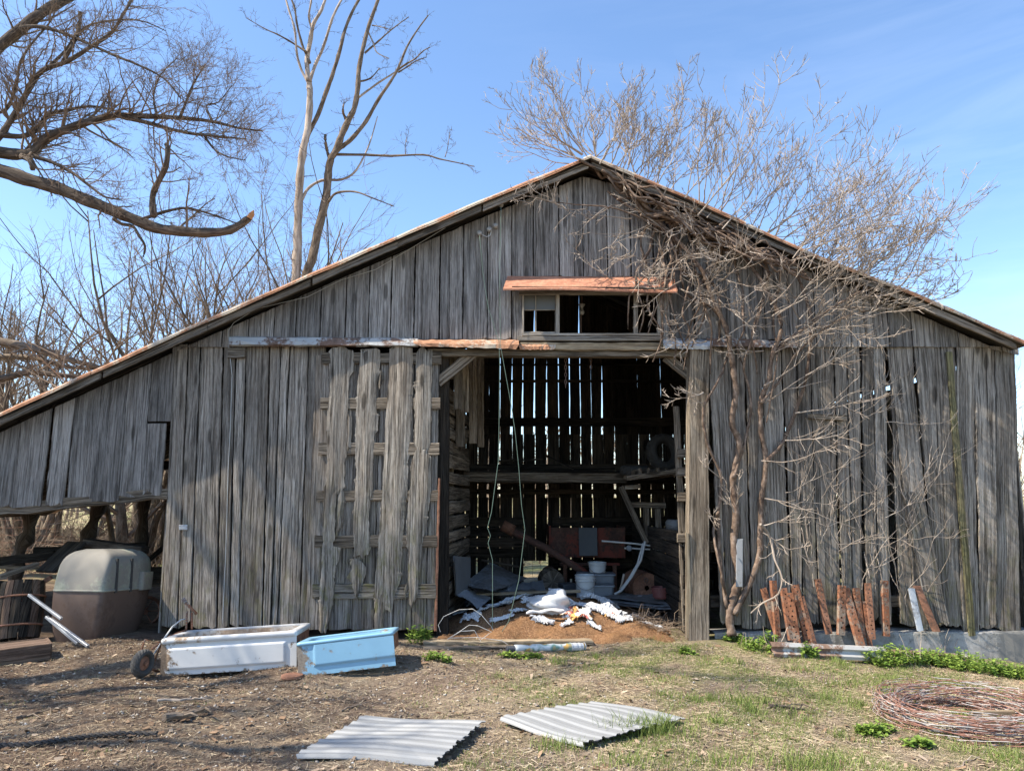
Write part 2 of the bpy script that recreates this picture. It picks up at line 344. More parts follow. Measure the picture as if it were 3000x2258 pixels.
M['barkmid'] = barkm('brown_bark', (.09,.07,.05), (.20,.155,.115), (.30,.245,.19), sc=(18, 4, 2))
M['vinestem'] = barkm('vine_stem_bark', (.09,.06,.045), (.19,.135,.10), (.33,.25,.20), sc=(10, 9, 3), b=.008)
M['vinetwig'] = barkm('vine_twig_bark', (.24,.19,.15), (.40,.33,.27), (.54,.47,.40), b=.002)
M['logwood'] = barkm('dead_log', (.10,.075,.055), (.24,.19,.145), (.40,.33,.26), b=.012)
# ------------------------------------------------------------------ ground sheet
def mkground():
    xs = np.concatenate([np.linspace(-700,-60,14), np.linspace(-50,-12,20), np.arange(-11,9,.07), np.linspace(9,50,26), np.linspace(60,700,14)])
    ys = np.concatenate([np.linspace(-60,-3,10), np.linspace(-2,3,8), np.arange(3.2,13,.07), np.linspace(13.1,30,60), np.linspace(32,120,30), np.linspace(140,1500,16)])
    nx, ny = len(xs), len(ys); nz = NR.random((ny, nx))-.5
    for _ in range(2): nz = (nz+np.roll(nz,1,0)+np.roll(nz,1,1)+np.roll(nz,-1,0)+np.roll(nz,-1,1))/3.0
    V = [(x, y, zg0(x, y)+ (.011*nz[j,i] if 3 < y < 13 and -11 < x < 9 else 0)) for j, y in enumerate(ys) for i, x in enumerate(xs)]
    F = [(j*nx+i, j*nx+i+1, (j+1)*nx+i+1, (j+1)*nx+i) for j in range(ny-1) for i in range(nx-1)]
    me = bpy.data.meshes.new('ground'); me.from_pydata(V, [], F); me.polygons.foreach_set('use_smooth', [True]*len(F))
    o = bpy.data.objects.new('ground', me); C.objects.link(o); o['kind'] = 'structure'; o['label'] = 'bare dirt farmyard with straw and patchy grass'
    t = NT('farmyard_soil'); v = t.coord('geo')
    n1 = t.noise(v, 1.1, 8, .7, .4); n2 = t.noise(v, 9, 7, .75); n3 = t.noise(t.map(v, (30, 60, 30)), 1, 4, .7, 1.5); n4 = t.noise(v, 60, 3, .7)
    f = t.math('ADD', t.math('MULTIPLY', n2, .5), t.math('MULTIPLY', n3, .5))
    soil = t.ramp(f, [(.33, (.09,.062,.045)), (.47, (.21,.155,.115)), (.58, (.32,.25,.19)), (.72, (.45,.37,.29))])
    straw = t.ramp(f, [(.33, (.16,.12,.08)), (.5, (.36,.285,.20)), (.68, (.55,.46,.33))])
    col = t.mix(t.ramp(n1, [(.45, 0.0), (.60, .85)]), soil, straw)
    sp = t.n.new('ShaderNodeSeparateXYZ'); t.l.new(v, sp.inputs[0])
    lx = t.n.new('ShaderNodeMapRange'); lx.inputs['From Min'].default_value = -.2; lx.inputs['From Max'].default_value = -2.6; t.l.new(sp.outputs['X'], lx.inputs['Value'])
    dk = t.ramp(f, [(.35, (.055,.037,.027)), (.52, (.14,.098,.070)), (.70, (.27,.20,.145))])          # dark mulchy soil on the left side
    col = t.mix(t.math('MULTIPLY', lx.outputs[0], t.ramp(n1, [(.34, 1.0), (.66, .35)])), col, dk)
    gx = t.n.new('ShaderNodeMapRange'); gx.inputs['From Min'].default_value = -.6; gx.inputs['From Max'].default_value = 2.0; t.l.new(sp.outputs['X'], gx.inputs['Value'])
    gn = t.ramp(t.noise(v, 1.7, 5, .65), [(.45, 0.0), (.60, .6)])
    col = t.mix(t.math('MULTIPLY', gn, gx.outputs[0]), col, t.mix(n4, (.10,.14,.03), (.30,.31,.11)))
    fy = t.n.new('ShaderNodeMapRange'); fy.inputs['From Min'].default_value = 14.5; fy.inputs['From Max'].default_value = 17; t.l.new(sp.outputs['Y'], fy.inputs['Value'])
    fld = t.mix(t.ramp(t.noise(v, .35, 6, .7), [(.4, 0.0), (.62, 1.0)]), (.46,.36,.22), (.27,.29,.12)); fld = t.mix(.5, fld, t.ramp(n2, [(.3, .5), (.7, 1.2)]), 'MULTIPLY')
    col = t.mix(fy.outputs[0], col, fld)
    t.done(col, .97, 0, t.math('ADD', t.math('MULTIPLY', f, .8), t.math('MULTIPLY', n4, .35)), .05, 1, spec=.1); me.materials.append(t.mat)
    return o
mkground()

# ------------------------------------------------------------------ barn
barn = thing('barn', 'old weathered grey board barn with gable roof, open doorway and sloping lean-to', 'barn', (0, 9.4, 0))
YW = 9.4; YB = 14.6; YE = 9.10
N_ = (0, -1, 0)
RP = [W(0,1212,YE), W(520,974,YE), W(1000,764,YE), W(1400,592,YE), W(1730,458,YE), W(2060,598,YE), W(2384,746,YE), W(2700,868,YE), W(3004,1002,YE)]
RX = [p.x for p in RP]; RZ = [p.z for p in RP]
sl = (RZ[1]-RZ[0])/(RX[1]-RX[0]); RX = [-9.2]+RX; RZ = [RZ[0]-sl*(RX[1]+9.2)]+RZ
PEAKX, XL, XR = RX[5], -4.42, W(2970,1100).x
def zr(x): return float(np.interp(x, RX, RZ))
def wx(u, v=950): return W(u, v).x
# roof
def roof():
    mb = MB(); 
    xs = []; x = RX[0]
    while x < RX[-1]: xs.append(x); x += .045
    xs.append(RX[-1]); ys = [YE]+[YE+.25*i for i in range(1, 3)]+[10.5, 12, 13.5, 14.95]
    P = []; bc = []
    for k, (dz, ysx) in enumerate(((0, ys), (-.022, ys[::-1]))):
        for j, y in enumerate(ysx):
            for i, x in enumerate(xs):
                lap = .010*((x*1.35) % 1.0) + .004*math.sin(x*31)
                P.append((x, y + (.006*math.sin(x*17) if y == YE else 0), zr(x)+dz+lap)); bc.append((x, y, k))
    P += P[:len(xs)]; bc += bc[:len(xs)]
    mb.grid(P, len(xs), 2*len(ys)+1, bc, flip=True)
    mb.build('roof', M['roofmetal'], barn)
    # folded metal edge strip on the rake (separate lengths, each a bit crooked)
    mb = MB(); x = RX[0]
    while x < RX[-1]-.1:
        L = rng.uniform(1.6, 2.6); x2 = min(x+L, RX[-1]-.02)
        if x < PEAKX < x2: x2 = PEAKX
        dz = rng.uniform(-.005, .004); n = 14; P = []; bc = []
        for i in range(n+1):
            xx = x+(x2-x)*i/n; z = zr(xx)+dz+.003*math.sin(xx*9)
            for (dy, q) in ((-.012, .014), (-.024, .0), (-.030, -.022), (-.024, -.034), (-.032, -.046), (-.006, -.052)):
                P.append((xx, YE+dy, z+q*(.9+.1*math.sin(xx*5)))); bc.append((xx, q+dy, 3))
        mb.grid(P, 6, n+1, bc, flip=False); x = x2+.01
    mb.build('rake_trim', M['flap'], barn)
    mb = MB(); 
    for (a, b) in ((RX[0], -7.6), (-7.58, -5.2), (-5.17, -2.6), (-2.57, -.4), (-.38, PEAKX-.02), (PEAKX+.02, 3.2), (3.22, RX[-1]-.1)):   # fascia boards
        for q in range(2):
            am, bm_ = a+(b-a)*q/2, a+(b-a)*(q+1)/2
            za, zb = zr(am)-.140, zr(bm_)-.140; h = .095
            mb.plank((am, YE+.03, za+rng.uniform(-.01,.01)), (am, YE+.03, za+h), (bm_, YE+.03, zb+h), (bm_, YE+.03, zb), N_, .022, jag=.003, ebot=.002)
    mb.build('fascia', M['fascia'], barn)
    mb = MB(); x = RX[0]+.3                                                 # roof boards seen from below, lookouts, purlins
    for y in [9.17+.2*i for i in range(28)]:
        for i in range(len(RX)-1):
            if abs(RX[i+1]-RX[i]) < .05: continue
            mb.beam((RX[i], y, RZ[i]-.045), (RX[i+1], y, RZ[i+1]-.045), .18, .02, up=(0,0,1), jag=.001, ns=2)
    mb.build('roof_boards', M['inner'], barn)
    for y in (9.55, 11.2, 12.9, 14.45):
        for a, b in ((RX[1], PEAKX), (PEAKX, RX[-1]-.3)):
            mb = MB(); n = 6; 
            for i in range(n):
                p, q = a+(b-a)*i/n, a+(b-a)*(i+1)/n; mb.beam((p, y, zr(p)-.14), (q, y, zr(q)-.14), .06, .13, ns=1)
            mb.build('rafter', M['inner'], barn)
roof()
# gable siding ------------------------------------------------------
ub = [512,585,655,730,805,868,940,1013,1080,1145,1213,1287,1356,1427,1499,1563,1640,1712,1783,1852,1920,1962,2035,2108,2180,2240,2312,2388,2455,2530,2600,2668,2735,2800,2868,2925,2973]
mb = MB()
for i in range(len(ub)-1):
    u1, u2 = ub[i], ub[i+1]; x1, x2 = wx(u1), wx(u2); g = rng.uniform(.006, .016)
    if rng.random() < .2 and u1 > 700: g = .018
    x1 += g*.5; x2 -= g*.5
    t1, t2 = zr(x1)-.12, zr(x2)-.12
    vb = 1018 if (u1 < 660 or u1 > 2280) else 996
    pieces = [(vb, None)]
    if 1499 <= u1 < 1950: pieces = [(813, None)]
    sp_ = [(x1, x2)]
    if u1 in (730, 1013, 1287, 1640, 2108, 2455): f = rng.uniform(.35, .65); sp_ = [(x1, x1+(x2-x1)*f-.003), (x1+(x2-x1)*f+.003, x2)]
    for a, b in sp_:
        zb = W(u1, pieces[0][0], YW).z
        mb.plank((a, YW-.012, zb), (b, YW-.012, zb), (b, YW-.012, zr(b)-.12), (a, YW-.012, zr(a)-.12), N_, .022, jag=.0028, ebot=.012 if vb == 996 else .006, bow=.004)
for (ua, ub_) in ((1501, 1531), (1941, 1960)):
    mb.plank(W(ua,996)+Vector((0,-.012,0)), W(ub_,996)+Vector((0,-.012,0)), W(ub_,815)+Vector((0,-.012,0)), W(ua,815)+Vector((0,-.012,0)), N_, .022)
mb.build('gable_siding', M['gable'], barn)
# lean-to siding ------------------------------------------------------
mb = MB(); uu = [-420,-350,-285,-215,-140,-70,0,62,150,215,290,365,432,500]
for i in range(len(uu)-1):
    x1, x2 = W(uu[i], 1250).x+.004, W(uu[i+1], 1250).x-.004
    if i == 8: x1 += .03
    vb = 1494-.108*max(0, uu[i]) + rng.uniform(-8, 10) if uu[i] >= 0 else 1490
    zb = W(max(0, uu[i]), vb, YW).z
    xr = x2 - (.035 if i in (7, 8) else 0)
    if i == 12:
        mb.plank((x1,YW,zb),(x2-.06,YW,zb),(x2-.05,YW,W(490,1240).z),(x1,YW,W(490,1240).z), N_, .024, jag=.004, ebot=.02)
        mb.plank((x1,YW,W(490,1236).z),(x2,YW,W(490,1236).z),(x2,YW,zr(x2)-.12),(x1,YW,zr(x1)-.12), N_, .024, jag=.004, ebot=.01); continue
    mb.plank((x1-.01, YW, zb), (xr, YW, zb), (x2, YW, zr(x2)-.12), (x1, YW, zr(x1)-.12), N_, .024, nc=5, jag=.005, ebot=.03, bow=.006)
mb.build('leanto_siding', M['gable'], barn)
mb = MB(); a, b = W(498,1443,9.47), W(-260,1522,9.47)
mb.beam(a, b, .14, .13, jag=.015); mb.build('leanto_beam', M['timber'], barn)
# lower left siding ------------------------------------------------------
mb = MB(); tops = [508,588,655,722,792,850,905,958]; bots = [472,560,636,700,770,812,878,940]
for i in range(7):
    g = rng.uniform(3, 6)
    Y = YW+.012+.010*(i % 2)
    for (f1, f2) in (((0, .55), (.55, 1)) if i in (0, 2, 4) else ((0, 1),)):
        tl, tr = tops[i]+(tops[i+1]-tops[i])*f1, tops[i]+(tops[i+1]-tops[i])*f2; bl, br = bots[i]+(bots[i+1]-bots[i])*f1, bots[i]+(bots[i+1]-bots[i])*f2
        mb.plank(W(bl+g*.5,1830+rng.uniform(-8,14),Y), W(br-g*.5,1830+rng.uniform(-8,14),Y), W(tr-g*.5,1008,Y), W(tl+g*.5,1008,Y), N_, .026, nc=5, jag=.0035, ebot=.02, bow=.006)
mb.build('lower_siding', M['wall'], barn)
# right siding with gaps ------------------------------------------------------
rs = [(2074,2098,2112,2128),(2098,2138,2131,2172),(2140,2178,2175,2203),(2181,2228,2207,2252),(2231,2285,2256,2322),(2290,2331,2327,2352),(2333,2368,2356,2398),(2371,2438,2402,2462),
      (2445,2516,2470,2530),(2524,2590,2540,2612),(2600,2668,2620,2668),(2676,2752,2692,2772),(2755,2796,2776,2818),(2799,2852,2818,2866),(2854,2912,2870,2918),(2914,2972,2922,2992)]
mb = MB()
for i, (a, b, c, d) in enumerate(rs):
    Y = YW+.016+.008*(i % 2)+.004; vb = 1838+rng.uniform(-14, 14)+ (8 if i > 11 else 0)
    if i == 10: c, d = 2690, 2740
    if i == 11: c, d = 2752, 2790
    kk = dict(jag=.006, ebot=.03, bow=.012)
    if i in (8, 9): # boards split in two narrow pieces further down
        mid = (a+b)/2; mc = (c+d)/2
        mb.plank(W(c,vb,Y), W(mc-4,vb-20,Y), W(mid-1,1012,Y), W(a,1012,Y), N_, .026, **kk); mb.plank(W(mc+2,vb,Y), W(d,vb,Y), W(b,1012,Y), W(mid+1,1012,Y), N_, .026, **kk); continue
    mb.plank(W(c,vb,Y), W(d,vb,Y), W(b,1012,Y), W(a,1012,Y), N_, .026, nc=5, **kk)
mb.plank(W(2640,1835,YW+.05), W(2700,1835,YW+.05), W(2672,1012,YW+.05), W(2604,1012,YW+.05), N_, .024, **kk); mb.plank(W(2735,1835,YW+.05), W(2760,1835,YW+.05), W(2685,1500,YW+.05), W(2650,1500,YW+.05), N_, .024, **kk)
mb.plank(W(2724,1838,YW-.10), W(2782,1838,YW-.10), W(2704,1440,YW+.0), W(2646,1440,YW+.0), N_, .026, nc=5, jag=.007, ebot=.08, bow=.01)   # loose board
mb.build('lower_siding', M['wall'], barn, label='gap-toothed grey boards right of the doorway')
mb = MB(); mb.plank(W(2838,1862,YW-.035), W(2858,1862,YW-.035), W(2790,1030,YW-.035), W(2772,1030,YW-.035), N_, .02, jag=.002); mb.build('batten', M['mossy'], barn, label='thin greenish yellow batten')
mb = MB(); mb.plank(W(2365,1226,YW-.03), W(2365,1211,YW-.03), W(2480,1216,YW-.03), W(2480,1232,YW-.03), N_, .03); mb.build('cleat', M['timber'], barn)
# nailers behind the right wall
mb = MB()
for v in (1040, 1340, 1600, 1760): mb.beam(W(2080,v,YW+.09), W(2960,v,YW+.09), .05, .14)
mb.build('nailer', M['inner'], barn)
# corner post, jamb posts, header
mb = MB(); mb.beam(W(2042,1878,YW-.02), W(2043,1028,YW-.02), .20, .25, up=(1,0,0), jag=.006); mb.build('door_post', M['timber'], barn)
mb = MB(); mb.plank(W(2010,1868,YW-.10), W(2030,1868,YW-.10), W(2018,1560,YW-.14), W(2008,1560,YW-.14), (-.4,-1,0), .02, jag=.008); mb.build('door_post_splinter', M['pale'], barn)
mb = MB(); mb.beam(W(1296,1860,YW+.14), W(1300,1040,YW+.14), .15, .15, up=(1,0,0)); mb.build('door_post', M['inner'], barn)
mb = MB(); mb.beam(W(1255,1034,YW+.02), W(2062,1038,YW+.02), .14, .095, jag=.006); mb.build('header_beam', M['timber'], barn)
mb = MB(); mb.beam(W(1282,1120,YW+.02), W(1388,1035,YW+.02), .06, .13, jag=.003); mb.build('knee_brace', M['timber'], barn)
mb = MB(); mb.beam(W(2050,1125,YW+.06), W(1950,1045,YW+.06), .06, .13, jag=.003); mb.build('knee_brace', M['timber'], barn)
mb = MB(); mb.beam(W(490,1004,YW+.12), W(2970,1004,YW+.12), .10, .14); mb.build('girt', M['inner'], barn)
# track and flashing
def strip(name, mat, pts, lab=None):
    """bent strip; pts = rows of (u, v, Y) across the profile at the left and right end"""
    mb = MB(); L, Rr = pts; n = 24; P = []; bc = []
    for i in range(n+1):
        t = i/n
        for a, b in zip(L, Rr):
            p = W(*a).lerp(W(*b), t); p.z += .004*math.sin(t*40+a[1])+rng.gauss(0, .0015); p.y += rng.gauss(0, .003); P.append(p); bc.append((p.x, p.z, p.y))
    m = len(L); mb.grid(P, m, n+1, bc); Q = [(p[0], p[1]+.006, p[2]) for p in P]; mb.grid(Q, m, n+1, bc, flip=True)
    return mb.build(name, mat, barn, label=lab)
strip('door_track', M['rail'], ([(672,986,9.37),(670,988,9.30),(671,998,9.28),(671,999,9.26),(671,1009,9.25),(672,1014,9.30)], [(1225,990,9.37),(1225,992,9.30),(1225,1001,9.28),(1225,1003,9.26),(1225,1012,9.25),(1225,1016,9.30)]))
strip('door_track', M['rail'], ([(2070,988,9.37),(2070,990,9.29),(2070,1002,9.27),(2070,1014,9.27)], [(2335,1000,9.37),(2335,1003,9.31),(2335,1010,9.29),(2335,1018,9.29)]))
strip('flashing', M['flap'], ([(1215,994,9.37),(1210,999,9.24),(1212,1006,9.22),(1232,1014,9.22)], [(1517,996,9.37),(1520,998,9.24),(1520,1010,9.21),(1512,1022,9.21)]), 'orange rusted flashing over left side of doorway')
strip('flashing', M['flap'], ([(1520,1006,9.36),(1520,1009,9.30),(1520,1014,9.28),(1524,1024,9.28)], [(1628,1006,9.36),(1628,1010,9.30),(1628,1015,9.28),(1624,1024,9.28)]))
strip('flashing', M['galv'], ([(1946,990,9.37),(1942,998,9.25),(1944,1012,9.23),(1942,1020,9.24)], [(2088,995,9.37),(2088,1000,9.25),(2086,1014,9.23),(2084,1024,9.24)]), 'bent grey metal flashing')
mb = MB(); mb.plank(W(1522,1024,9.32), W(1522,1004,9.32), W(1952,1004,9.32), W(1952,1026,9.32), N_, .03); mb.build('trim_board', M['pale'], barn)
mb = MB(); mb.plank(W(668,1050,YW-.03), W(668,1020,YW-.03), W(722,1020,YW-.03), W(720,1048,YW-.03), N_, .05, jag=.008, ebot=.015, etop=.02); mb.build('rail_block', M['rough'], barn)
# window ------------------------------------------------------
win = MB()
def wp(mb, u1, u2, v1, v2, Y=9.37, th=.03, **k): mb.plank(W(u1,v2,Y), W(u2,v2,Y), W(u2,v1,Y), W(u1,v1,Y), N_, th, **{**dict(jag=.0015, ebot=.001, etop=.001, bow=.001), **k})
def wh(mb, u1, u2, v1, v2, Y=9.37, th=.03, **k): mb.plank(W(u1,v2,Y), W(u1,v1,Y), W(u2,v1,Y), W(u2,v2,Y), N_, th, **{**dict(jag=.002, ebot=.001, etop=.001, bow=.001), **k})
wh(win, 1520, 1948, 848, 864, 9.35, .05); wh(win, 1516, 1946, 986, 999, 9.34, .06); wh(win, 1530, 1938, 978, 985, 9.36, .09)
wp(win, 1530, 1535, 864, 978, 9.37, .06); wp(win, 1926, 1941, 864, 980, 9.36, .06); wp(win, 1629, 1639, 864, 978, 9.37, .08); wp(win, 1856, 1868, 864, 980, 9.37, .06)
wf = win.build('window_frame', M['frame'], barn)
sa = MB(); wp(sa, 1568, 1571, 864, 975, 9.385, .02); wh(sa, 1535, 1629, 906, 909, 9.385, .02); wh(sa, 1535, 1629, 972, 978, 9.385, .03); wp(sa, 1626, 1629, 864, 975, 9.385, .03); so = sa.build('sash', M['frame'], wf)
pa = MB(); 
for a, b in ((1535, 1568), (1571, 1626)):
    p = [W(a,907,9.40), W(b,907,9.40), W(b,862,9.40), W(a,862,9.40)]; q = [x+Vector((0,.004,0)) for x in p]; pa.add(p+q, [(0,1,2,3),(7,6,5,4),(0,4,5,1),(1,5,6,2),(2,6,7,3),(3,7,4,0)])
pa.build('pane', M['glass'], wf)
mb = MB(); P = []; bc = []; n = 90
rows = ((.0, 0), (.33, .3), (.66, .6), (1, 1), (1.0, 1.0))
tl, tr, br, bl = W(1487,808,9.385), W(1975,812,9.385), W(1985,850,9.08), W(1474,845,9.08)
for i in range(n+1):
    t = i/n; a = tl.lerp(tr, t); b = bl.lerp(br, t); sag = .012*math.sin(t*5)
    for k in range(13):
        s = k/12; p = a.lerp(b, s); p.z += .010*math.sin(s*12*math.pi*.5*2/1.0)*(1 if k < 12 else 0) + sag*s; P.append(p); bc.append((p.x, s*.4, 0))
    p = b.copy(); p.z -= .018; p.z += sag; P.append(p); bc.append((p.x, .45, 0))
mb.grid(P, 14, n+1, bc); Q = [(p[0], p[1]+.002, p[2]-.008) for p in P]; mb.grid(Q, 14, n+1, bc, flip=True)
aw = mb.build('awning', M['awning'], barn)
mb = MB(); mb.beam(W(1500,845,9.12), W(1960,848,9.12), .04, .05); mb.build('awning_batten', M['inner'], aw)
for u in (1505, 1948):
    mb = MB(); mb.beam(W(u,826,9.38), W(u,849,9.12), .04, .06); mb.build('awning_bracket', M['timber'], aw)
# sliding door ------------------------------------------------------
door = MB(); inn = [925,985,1050,1115,1165,1215,1262,1288]; inb = [895,962,1030,1096,1150,1205,1248,1276]
for i in range(7):
    door.plank(W(inb[i]+1,1846,YW-.03), W(inb[i+1]-1,1846,YW-.03), W(inn[i+1]-1,1040,YW-.03), W(inn[i]+1,1040,YW-.03), N_, .02, jag=.003, ebot=.02, r=rng.uniform(.2,.8))
dr = door.build('sliding_door', M['wall'], barn, label='sliding door of worn planks, outer layer rotted to strips')
for (v1, v2) in ((1034, 1066), (1165, 1198), (1297, 1332), (1436, 1468), (1568, 1602), (1710, 1752)):
    mb = MB(); k = (v1-1034)/700.0; wh(mb, 945-30*k, 1293-16*k, v1, v2, YW-.062, .03, jag=.005); mb.build('batten', M['rough'] if v1 > 1600 else M['timber'], dr)
def rag(pts, Y=YW-.095, th=.03, name='outer_plank'):
    """ragged plank from rows (v, u_left, u_right)"""
    mb = MB(); rows = []
    for (v1, a1, b1), (v2, a2, b2) in zip(pts[:-1], pts[1:]):
        k = max(1, int((v2-v1)/5))
        for q in range(k): t = q/k; rows.append((v1+(v2-v1)*t, a1+(a2-a1)*t, b1+(b2-b1)*t))
    rows.append(pts[-1]); m = 7; vs = []; bc = []; ox, oy = rng.random()*50, rng.random()*50; p1, p2 = rng.random()*6, rng.random()*6
    jl = jr = 0
    for i, (v, a, b) in enumerate(rows):
        jl = .6*jl+rng.gauss(0, .8)+(rng.choice([-6,3]) if rng.random()<.03 else 0); jr = .6*jr+rng.gauss(0, .8)+(rng.choice([-3,6]) if rng.random()<.03 else 0); a += jl; b += jr; bw = .006*math.sin(p1+v*.006)+.001*math.sin(p2+v*.03)
        for k in range(m):
            c = k/(m-1); e = 4.5*rng.gauss(0, 1) if i in (0, len(rows)-1) else 0
            p = W(a+(b-a)*c, v+e*2, Y); d = bw-(.010 if k in (0, m-1) else 0)+.004*math.sin(c*9+p1); vs.append(Vector((p.x, Y-d, p.z))); bc.append((ox+p.x, oy+p.z, 0))
        for k in (m-1, 0):
            p = vs[-1] if k else vs[-m-1]; vs.append(Vector((p.x, Y+th, p.z))); bc.append((ox+p.x+.04, oy+p.z, 1))
    K = m+2; fs = [(i*K+k, (i+1)*K+k, (i+1)*K+(k+1)%K, i*K+(k+1)%K) for i in range(len(rows)-1) for k in range(K)]
    fs += [tuple(range(K)), tuple((len(rows)-1)*K+k for k in range(K-1,-1,-1))]
    mb.add(vs, fs, bc, rng.uniform(.6, 1)); mb.build(name, M['rough'], dr)
rag([(1023,963,1034),(1075,962,1036),(1105,966,1022),(1150,964,1020),(1240,953,1017),(1330,957,1015),(1415,955,1008),(1425,950,1012),(1450,948,985),(1600,943,980),(1605,943,998),(1660,943,990),(1690,938,980),(1780,936,975),(1840,934,955)])
rag([(1218,1018,1030),(1250,1016,1031),(1308,1015,1026)], YW-.09)
rag([(1428,990,1004),(1470,987,1010),(1540,984,1003),(1560,983,990)], YW-.09)
rag([(1030,1057,1112),(1090,1052,1112),(1110,1048,1105),(1180,1044,1100),(1260,1040,1108),(1275,1039,1096),(1400,1042,1092),(1440,1040,1090),(1500,1033,1080),(1600,1036,1082),(1630,1036,1076)])
rag([(1645,1018,1060),(1665,1030,1072),(1690,1016,1070),(1710,1030,1060),(1745,1040,1048)], YW-.085)
rag([(1088,1111,1121),(1110,1109,1122),(1130,1107,1116)], YW-.085)
rag([(1028,1141,1209),(1120,1138,1208),(1190,1133,1206),(1240,1126,1204),(1350,1124,1199),(1450,1117,1190),(1550,1110,1182),(1640,1104,1176),(1700,1098,1172),(1760,1094,1152),(1778,1130,1150)])
rag([(1748,1094,1122),(1790,1096,1124),(1848,1092,1120)])
rag([(1027,1221,1266),(1130,1216,1264),(1240,1212,1262),(1300,1210,1260),(1312,1218,1258),(1330,1222,1246)])
rag([(1322,1218,1250),(1345,1204,1266),(1400,1202,1263),(1470,1197,1260),(1530,1190,1247),(1600,1192,1238),(1690,1196,1228),(1740,1198,1222),(1775,1200,1208)])
rag([(1706,1188,1196),(1740,1184,1192)], YW-.09)
mb = MB(); mb.plank(W(1272,1850,YW-.07), W(1280,1850,YW-.07), W(1290,1400,YW-.07), W(1284,1400,YW-.07), (.3,-1,0), .012, jag=.002); mb.build('edge_strap', M['rustdark'], dr)
# foundation
mb = MB(); n = 40; P = []; bc = []
for i in range(n+1):
    t = i/n; x = W(2092,1850).x*(1-t)+(XR+.04)*t; zt = W(2092,1851).z*(1-t)+W(2980,1846).z*t
    for (y, z) in ((YW+.25, zt), (YW+.06, zt), (YW-.02, zt-.01), (YW-.03, zt-.03), (YW-.05, -.7)):
        P.append((x, y+rng.gauss(0,.004), z+rng.gauss(0,.004))); bc.append((x, z, y))
mb.grid(P, 5, n+1, bc); mb.build('foundation', M['concrete'], barn)
# back wall with slits, an opening low down ------------------------------------------------------
mb = MB(); x = XL
oz = W(1580,1642,YB).z; ox1, ox2 = W(1547,1680,YB).x, W(1613,1680,YB).x
while x < XR:
    wd = rng.uniform(.21, .25); g = rng.choice([0, 0, .003, .005, .008, .011]); x2 = min(x+wd, XR)
    for (za, zb) in ((-.1, 1.70), (1.70, 2.95), (2.95, 4.62), (4.62, 'top')):
        gl, gr = rng.choice([0, 0, 0, .004]), g*rng.uniform(.1, 1.2)+rng.choice([0, 0, 0, 0, .010])
        if zb == 'top': gl, gr = 0, -.004
        tz = [zr(x)-.1, zr(x2)-.1] if zb == 'top' or zr(x)-.1 < zb else [zb, zb]; zl = za
        if za < 0 and x2 > ox1+.10 and x < ox2-.10: zl = oz
        e = rng.choice([0, 0, 0, .04])
        if tz[0] > zl and tz[1] > zl: mb.plank((x+gl, YB, zl), (x2-gr-e, YB, zl), (x2-gr, YB, tz[1]), (x+gl, YB, tz[0]), N_, .022, ns=14, jag=.003, nc=1, ebot=0, etop=0, bow=.001)
    x = x2
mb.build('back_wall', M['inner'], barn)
for v, h in ((1068, .03), (1116, .05), (1236, .17), (1368, .12), (1408, .12), (1440, .10)):
    mb = MB(); z = W(1700,v,YB-.12).z; mb.beam((XL, YB-.10, z), (XR, YB-.10, z), .08, h); mb.build('girt', M['inner'], barn)
mb = MB(); z = .75; 
for k in range(4):
    mb.plank((XL, YB-.05, z-.2+.2*k), (XL, YB-.05, z-.03+.2*k), (ox1-.03, YB-.05, z-.03+.2*k), (ox1-.03, YB-.05, z-.2+.2*k), N_, .02)
    mb.plank((ox2+.03, YB-.05, z-.2+.2*k-.4*(k<2)), (ox2+.03, YB-.05, z-.03+.2*k-.4*(k<2)), (XR, YB-.05, z-.03+.2*k-.4*(k<2)), (XR, YB-.05, z-.2+.2*k-.4*(k<2)), N_, .02)
mb.build('wainscot', M['inner'], barn)
# side walls
for xx, nn in ((XL, -1), (XR, 1)):
    mb = MB(); y = YW+.08
    while y < YB:
        wd = rng.uniform(.22, .3); y2 = min(y+wd, YB); mb.plank((xx, y, -.3), (xx, y2, -.3), (xx, y2, zr(xx)-.12), (xx, y, zr(xx)-.12), (nn, 0, 0), .024, ns=10, jag=.003, ebot=.03); y = y2+rng.uniform(.001, .006)
    mb.build('side_wall', M['wall'], barn)
# crib wall on the left of the passage
mb = MB(); z = .06; k = 0
while z < 3.1:
    h = rng.uniform(.13, .19); xf = -.93+rng.gauss(0, .012); xb = -.72+rng.gauss(0, .012); zt = rng.gauss(0, .03)
    y1 = 9.62; y2 = 12.3 if z < 2.2 or z > 9 else rng.choice([11.5, 12.3])
    mb.plank((xf, y1, z), (xf, y1, z+h), (xb, y2, z+h+zt), (xb, y2, z+zt), (1, -.1, 0), .025, jag=.006, ebot=.02, bow=.012); z += h+rng.uniform(.015, .045)
mb.build('crib_slats', M['timber'], barn)
for y, x in ((10.45, -.84), (11.2, -.80), (12.3, -.74)):
    mb = MB(); mb.beam((x-.14, y, -.05), (x-.14, y, 3.2), .09, .10, up=(1,0,0)); mb.build('post', M['timber'] if y < 12 else M['inner'], barn)
mb = MB()
for (u, v1, v2, Y, w_) in ((1330,1050,1200,9.9,24), (1352,1060,1208,10.2,22), (1312,1045,1110,9.8,16), (1375,1050,1300,10.9,22), (1398,1050,1310,11.6,20), (1335,1215,1310,10.6,26)):
    mb.plank(W(u,v2,Y), W(u+w_,v2,Y), W(u+w_,v1-20,Y), W(u,v1-20,Y), N_, .02)
mb.build('loose_boards', M['timber'], barn)
